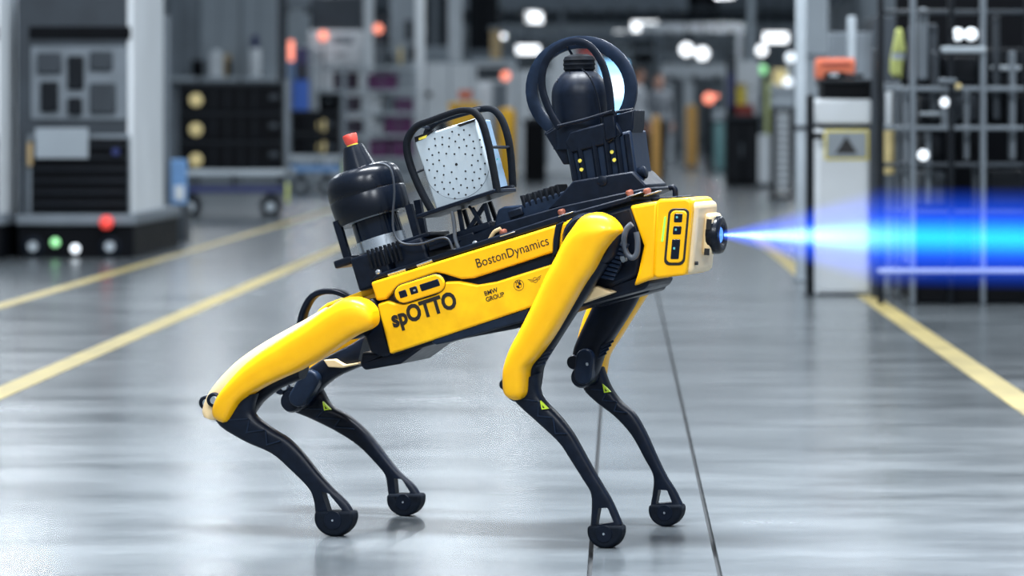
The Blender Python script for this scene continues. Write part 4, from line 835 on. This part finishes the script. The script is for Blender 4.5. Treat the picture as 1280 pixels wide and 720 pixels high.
# --- payload rails in the middle
rail = grp('payload_rail')
plate('rail_beam', 'black', [(570, 315), (626, 296), (700, 274), (800, 244), (812, 238), (810, 234), (700, 258), (622, 280), (575, 300)], -0.085, 0.085, rail, 0.003)
plate('rail_cover', 'navy_metal', [(617, 283), (622, 262), (630, 258), (652, 256), (662, 250), (700, 240), (716, 236), (716, 256), (640, 280)], -0.070, 0.07, rail, 0.004)
for k in range(7):
    bbox(bp(660 + k * 7.2, 252 - k * 2.2, -0.04), .0085, .06, .030).build('chain_link', 'black_matte', rail, .002)
bbox(bp(645, 266, -.074), .034, .008, .017).build('clip', 'black', rail, .003)
for x, y in ((702, 265), (787, 241), (809, 239), (629, 290)):
    MB().lathe(bp(x, y, -.088), e2, [(-.006, .007), (.0, .009), (.004, .008), (.006, .005)], 16).build('knob', 'copper', rail)
    bbox(bp(x + 7, y + 2.5, -.092), .036, .020, .0025).build('knob_tab', 'silver', rail, .001)
plate('wedge', 'black', [(684, 262), (716, 226), (790, 214), (808, 232), (806, 240), (760, 250)], -0.075, 0.07, rail, 0.004)

# --- payload: caged dome camera
ptz = grp('dome_camera')
NB = [(707, 184), (788, 162), (796, 222), (800, 234), (722, 252), (714, 226)]
plate('neck_block', 'navy_metal', NB, -0.055, 0.055, ptz, 0.006)
for k, (x0, y0, x1, y1) in enumerate(((712, 186, 722, 240), (724, 184, 733, 236), (742, 178, 750, 232), (757, 174, 764, 230), (771, 171, 778, 226), (783, 168, 790, 221))):
    MB().sweep([bp(x0, y0, -.058), bp(x1, y1, -.058)], .0055, .006, 8, e=3).build('neck_rib', 'black', ptz)
for x, y in ((725, 201), (727, 212), (765, 190), (768, 200)):
    MB().lathe(bp(x, y, -.0655), NV, [(0, .0042), (.002, .0040)], 14).build('yellow_dot', 'dot_yellow', ptz)
MB().lathe(bp(800, 217, -.04), e1, [(-.006, .010), (.0, .014), (.012, .014), (.015, .010)], 14).build('side_knob', 'black', ptz)
MB().lathe(bp(753, 226, -.075), NV, [(0, .011), (.003, .011), (.004, .009)], 20).build('round_boss', 'black', ptz)
c0 = bp(725, 119.5, 0.0); axd = (bp(724, 60, 0) - bp(727, 180, 0)).normalized(); r = 35.5 / SC
dome = MB().lathe(c0, axd, [(-.115, r * .98), (-.10, r * .98), (0, r)] + [(r * math.sin(R(a)), r * math.cos(R(a))) for a in range(8, 90, 8)], 48).build('dome', 'black', ptz)
MB().lathe(c0, axd, [(r * .86, r * .50), (r * .93, r * .56), (r * 1.02, r * .54), (r * 1.08, r * .57), (r * 1.18, r * .54), (r * 1.24, r * .56), (r * 1.36, r * .50), (r * 1.44, r * .30)], 28).build('top_cap', 'black_matte', dome)
MB().sweep(catmull(bps([(727, 86), (738, 98), (746, 118), (750, 140), (752, 160)], -.052), 5), .0018, .0018, 6).build('dome_seam', 'black_gloss', dome)
for x, y in ((712, 90), (697, 102), (741, 96)): MB().lathe(bp(x, y, -.038), NV, [(0, .0016), (.002, .0014)], 8).build('dome_screw', 'ink', dome)
dc = grp('dome_cage')
def arc(c, rx, ry, a0, a1, tilt, n=30):
    return [(c[0] + rx * math.cos(R(a)) * math.cos(tilt) + ry * math.sin(R(a)) * math.sin(tilt), c[1] - ry * math.sin(R(a)) * math.cos(tilt) + rx * math.cos(R(a)) * math.sin(tilt)) for a in [a0 + (a1 - a0) * k / n for k in range(n + 1)]]
def band(pts, v, a, b_, name, m='black'): return MB().sweep(bps(pts, v), a, b_, 8, up=(0, 1, 0), e=6).build(name, m, dc)
band(arc((727, 112), 62, 59.5, -30, 236, 0), 0.0, .0140, .006, 'cage_band', 'navy_metal')
band([(x, y) for x, y in catmull([Vector((a, b_, 0)) .to_3d() for a, b_ in ((700, 160), (688, 140), (678, 112), (679, 86), (690, 66), (709, 54), (724, 52), (740, 60), (753, 80), (760, 104), (763, 126), (764, 142))], 4) and [(p.x, p.y) for p in catmull([Vector((a, b_, 0)) for a, b_ in ((700, 160), (688, 140), (678, 112), (679, 86), (690, 66), (709, 54), (724, 52), (740, 60), (753, 80), (760, 104), (763, 126), (764, 142))], 4)]], -0.072, .0078, .004, 'cage_band')
MB().cyl(bp(716, 53, -.072), bp(728, 52, .0), .004, n=8).build('cage_bar', 'black', dc)
MB().cyl(bp(708, 56, -.02), bp(716, 70, 0), .003, n=8).build('cage_bar', 'black', dc)
MB().sweep(bps([(697, 158), (730, 150), (766, 139)], -.074), .004, n=8).build('cage_bar', 'black', dc)
MB().sweep(bps([(682, 168), (697, 158)], -.03), .004, n=8).build('cage_bar', 'black', dc)
MB().sweep(bps([(766, 141), (792, 137)], -.03), .004, n=8).build('cage_bar', 'black', dc)
plate('cage_bracket', 'black', [(681, 168), (697, 158), (709, 185), (712, 205), (704, 206), (698, 196)], -0.045, 0.03, dc, 0.003)
plate('cage_bracket', 'black', [(752, 143), (767, 139), (770, 172), (757, 176)], -0.070, -0.045, dc, 0.003)
plate('cage_bracket', 'black', [(767, 144), (792, 137), (791, 160), (787, 175), (772, 174)], -0.05, 0.03, dc, 0.003)
plate('cage_collar', 'black', [(706, 178), (712, 165), (768, 150), (778, 168), (760, 180), (712, 192)], -0.062, 0.06, dc, 0.004)

# ------------------------------------------------------------------ the blue beam from the head camera
def beam():
    m = bpy.data.materials.new('blue_beam'); m.use_nodes = True; nt = m.node_tree; L = nt.links.new; nt.nodes.clear()
    out = nt.nodes.new('ShaderNodeOutputMaterial'); tc = nt.nodes.new('ShaderNodeTexCoord'); sp = nt.nodes.new('ShaderNodeSeparateXYZ'); L(tc.outputs['Object'], sp.inputs[0])
    def mth(op, a, b=None, cl=False):
        n = nt.nodes.new('ShaderNodeMath'); n.operation = op; n.use_clamp = cl
        for i, x in enumerate((a, b)):
            if x is None: continue
            if isinstance(x, (int, float)): n.inputs[i].default_value = x
            else: L(x, n.inputs[i])
        return n.outputs[0]
    x, y, z = sp.outputs
    rad = mth('SQRT', mth('ADD', mth('MULTIPLY', y, y), mth('MULTIPLY', z, z)))
    RR = mth('ADD', 0.012, mth('MULTIPLY', 0.30, mth('MINIMUM', mth('MAXIMUM', x, 0.0), 0.335)))
    rn = mth('DIVIDE', rad, RR)
    halo = mth('POWER', mth('SUBTRACT', 1.0, rn, True), 1.15)
    core = mth('POWER', mth('SUBTRACT', 1.0, mth('DIVIDE', rn, 0.46), True), 1.9)
    inv = mth('DIVIDE', 0.06, mth('ADD', RR, 0.006)); near = mth('SUBTRACT', 1.0, mth('DIVIDE', x, 0.42), True)
    e_1 = nt.nodes.new('ShaderNodeEmission'); e_1.inputs[0].default_value = (0.015, 0.10, 1.0, 1); L(mth('MULTIPLY', mth('MULTIPLY', halo, inv), 17.0), e_1.inputs[1])
    e_2 = nt.nodes.new('ShaderNodeEmission'); e_2.inputs[0].default_value = (0.015, 0.68, 1.0, 1); L(mth('MULTIPLY', mth('MULTIPLY', core, inv), 36.0), e_2.inputs[1])
    ad = nt.nodes.new('ShaderNodeAddShader'); L(e_1.outputs[0], ad.inputs[0]); L(e_2.outputs[0], ad.inputs[1]); 
    e_3 = nt.nodes.new('ShaderNodeEmission'); e_3.inputs[0].default_value = (0.75, 0.9, 1.0, 1); L(mth('MULTIPLY', mth('MULTIPLY', core, inv), mth('MULTIPLY', near, 45.0)), e_3.inputs[1])
    ad2 = nt.nodes.new('ShaderNodeAddShader'); L(ad.outputs[0], ad2.inputs[0]); L(e_3.outputs[0], ad2.inputs[1]); L(ad2.outputs[0], out.inputs['Volume'])
    mb = MB(); mb.lathe((0, 0, 0), (1, 0, 0), [(0.0, .0125), (0.335, .114), (1.35, .114)], 32)
    o = mb.build('light_beam', m)
    o.location = O3 + FW * (lc.x + .029) + LT * 0.0 + Vector((0, 0, lc.z)); o.rotation_euler = (0, 0, -PSI)
    tag(o, 'blue glowing light beam shining from the camera on the robot head', 'light beam')
beam()
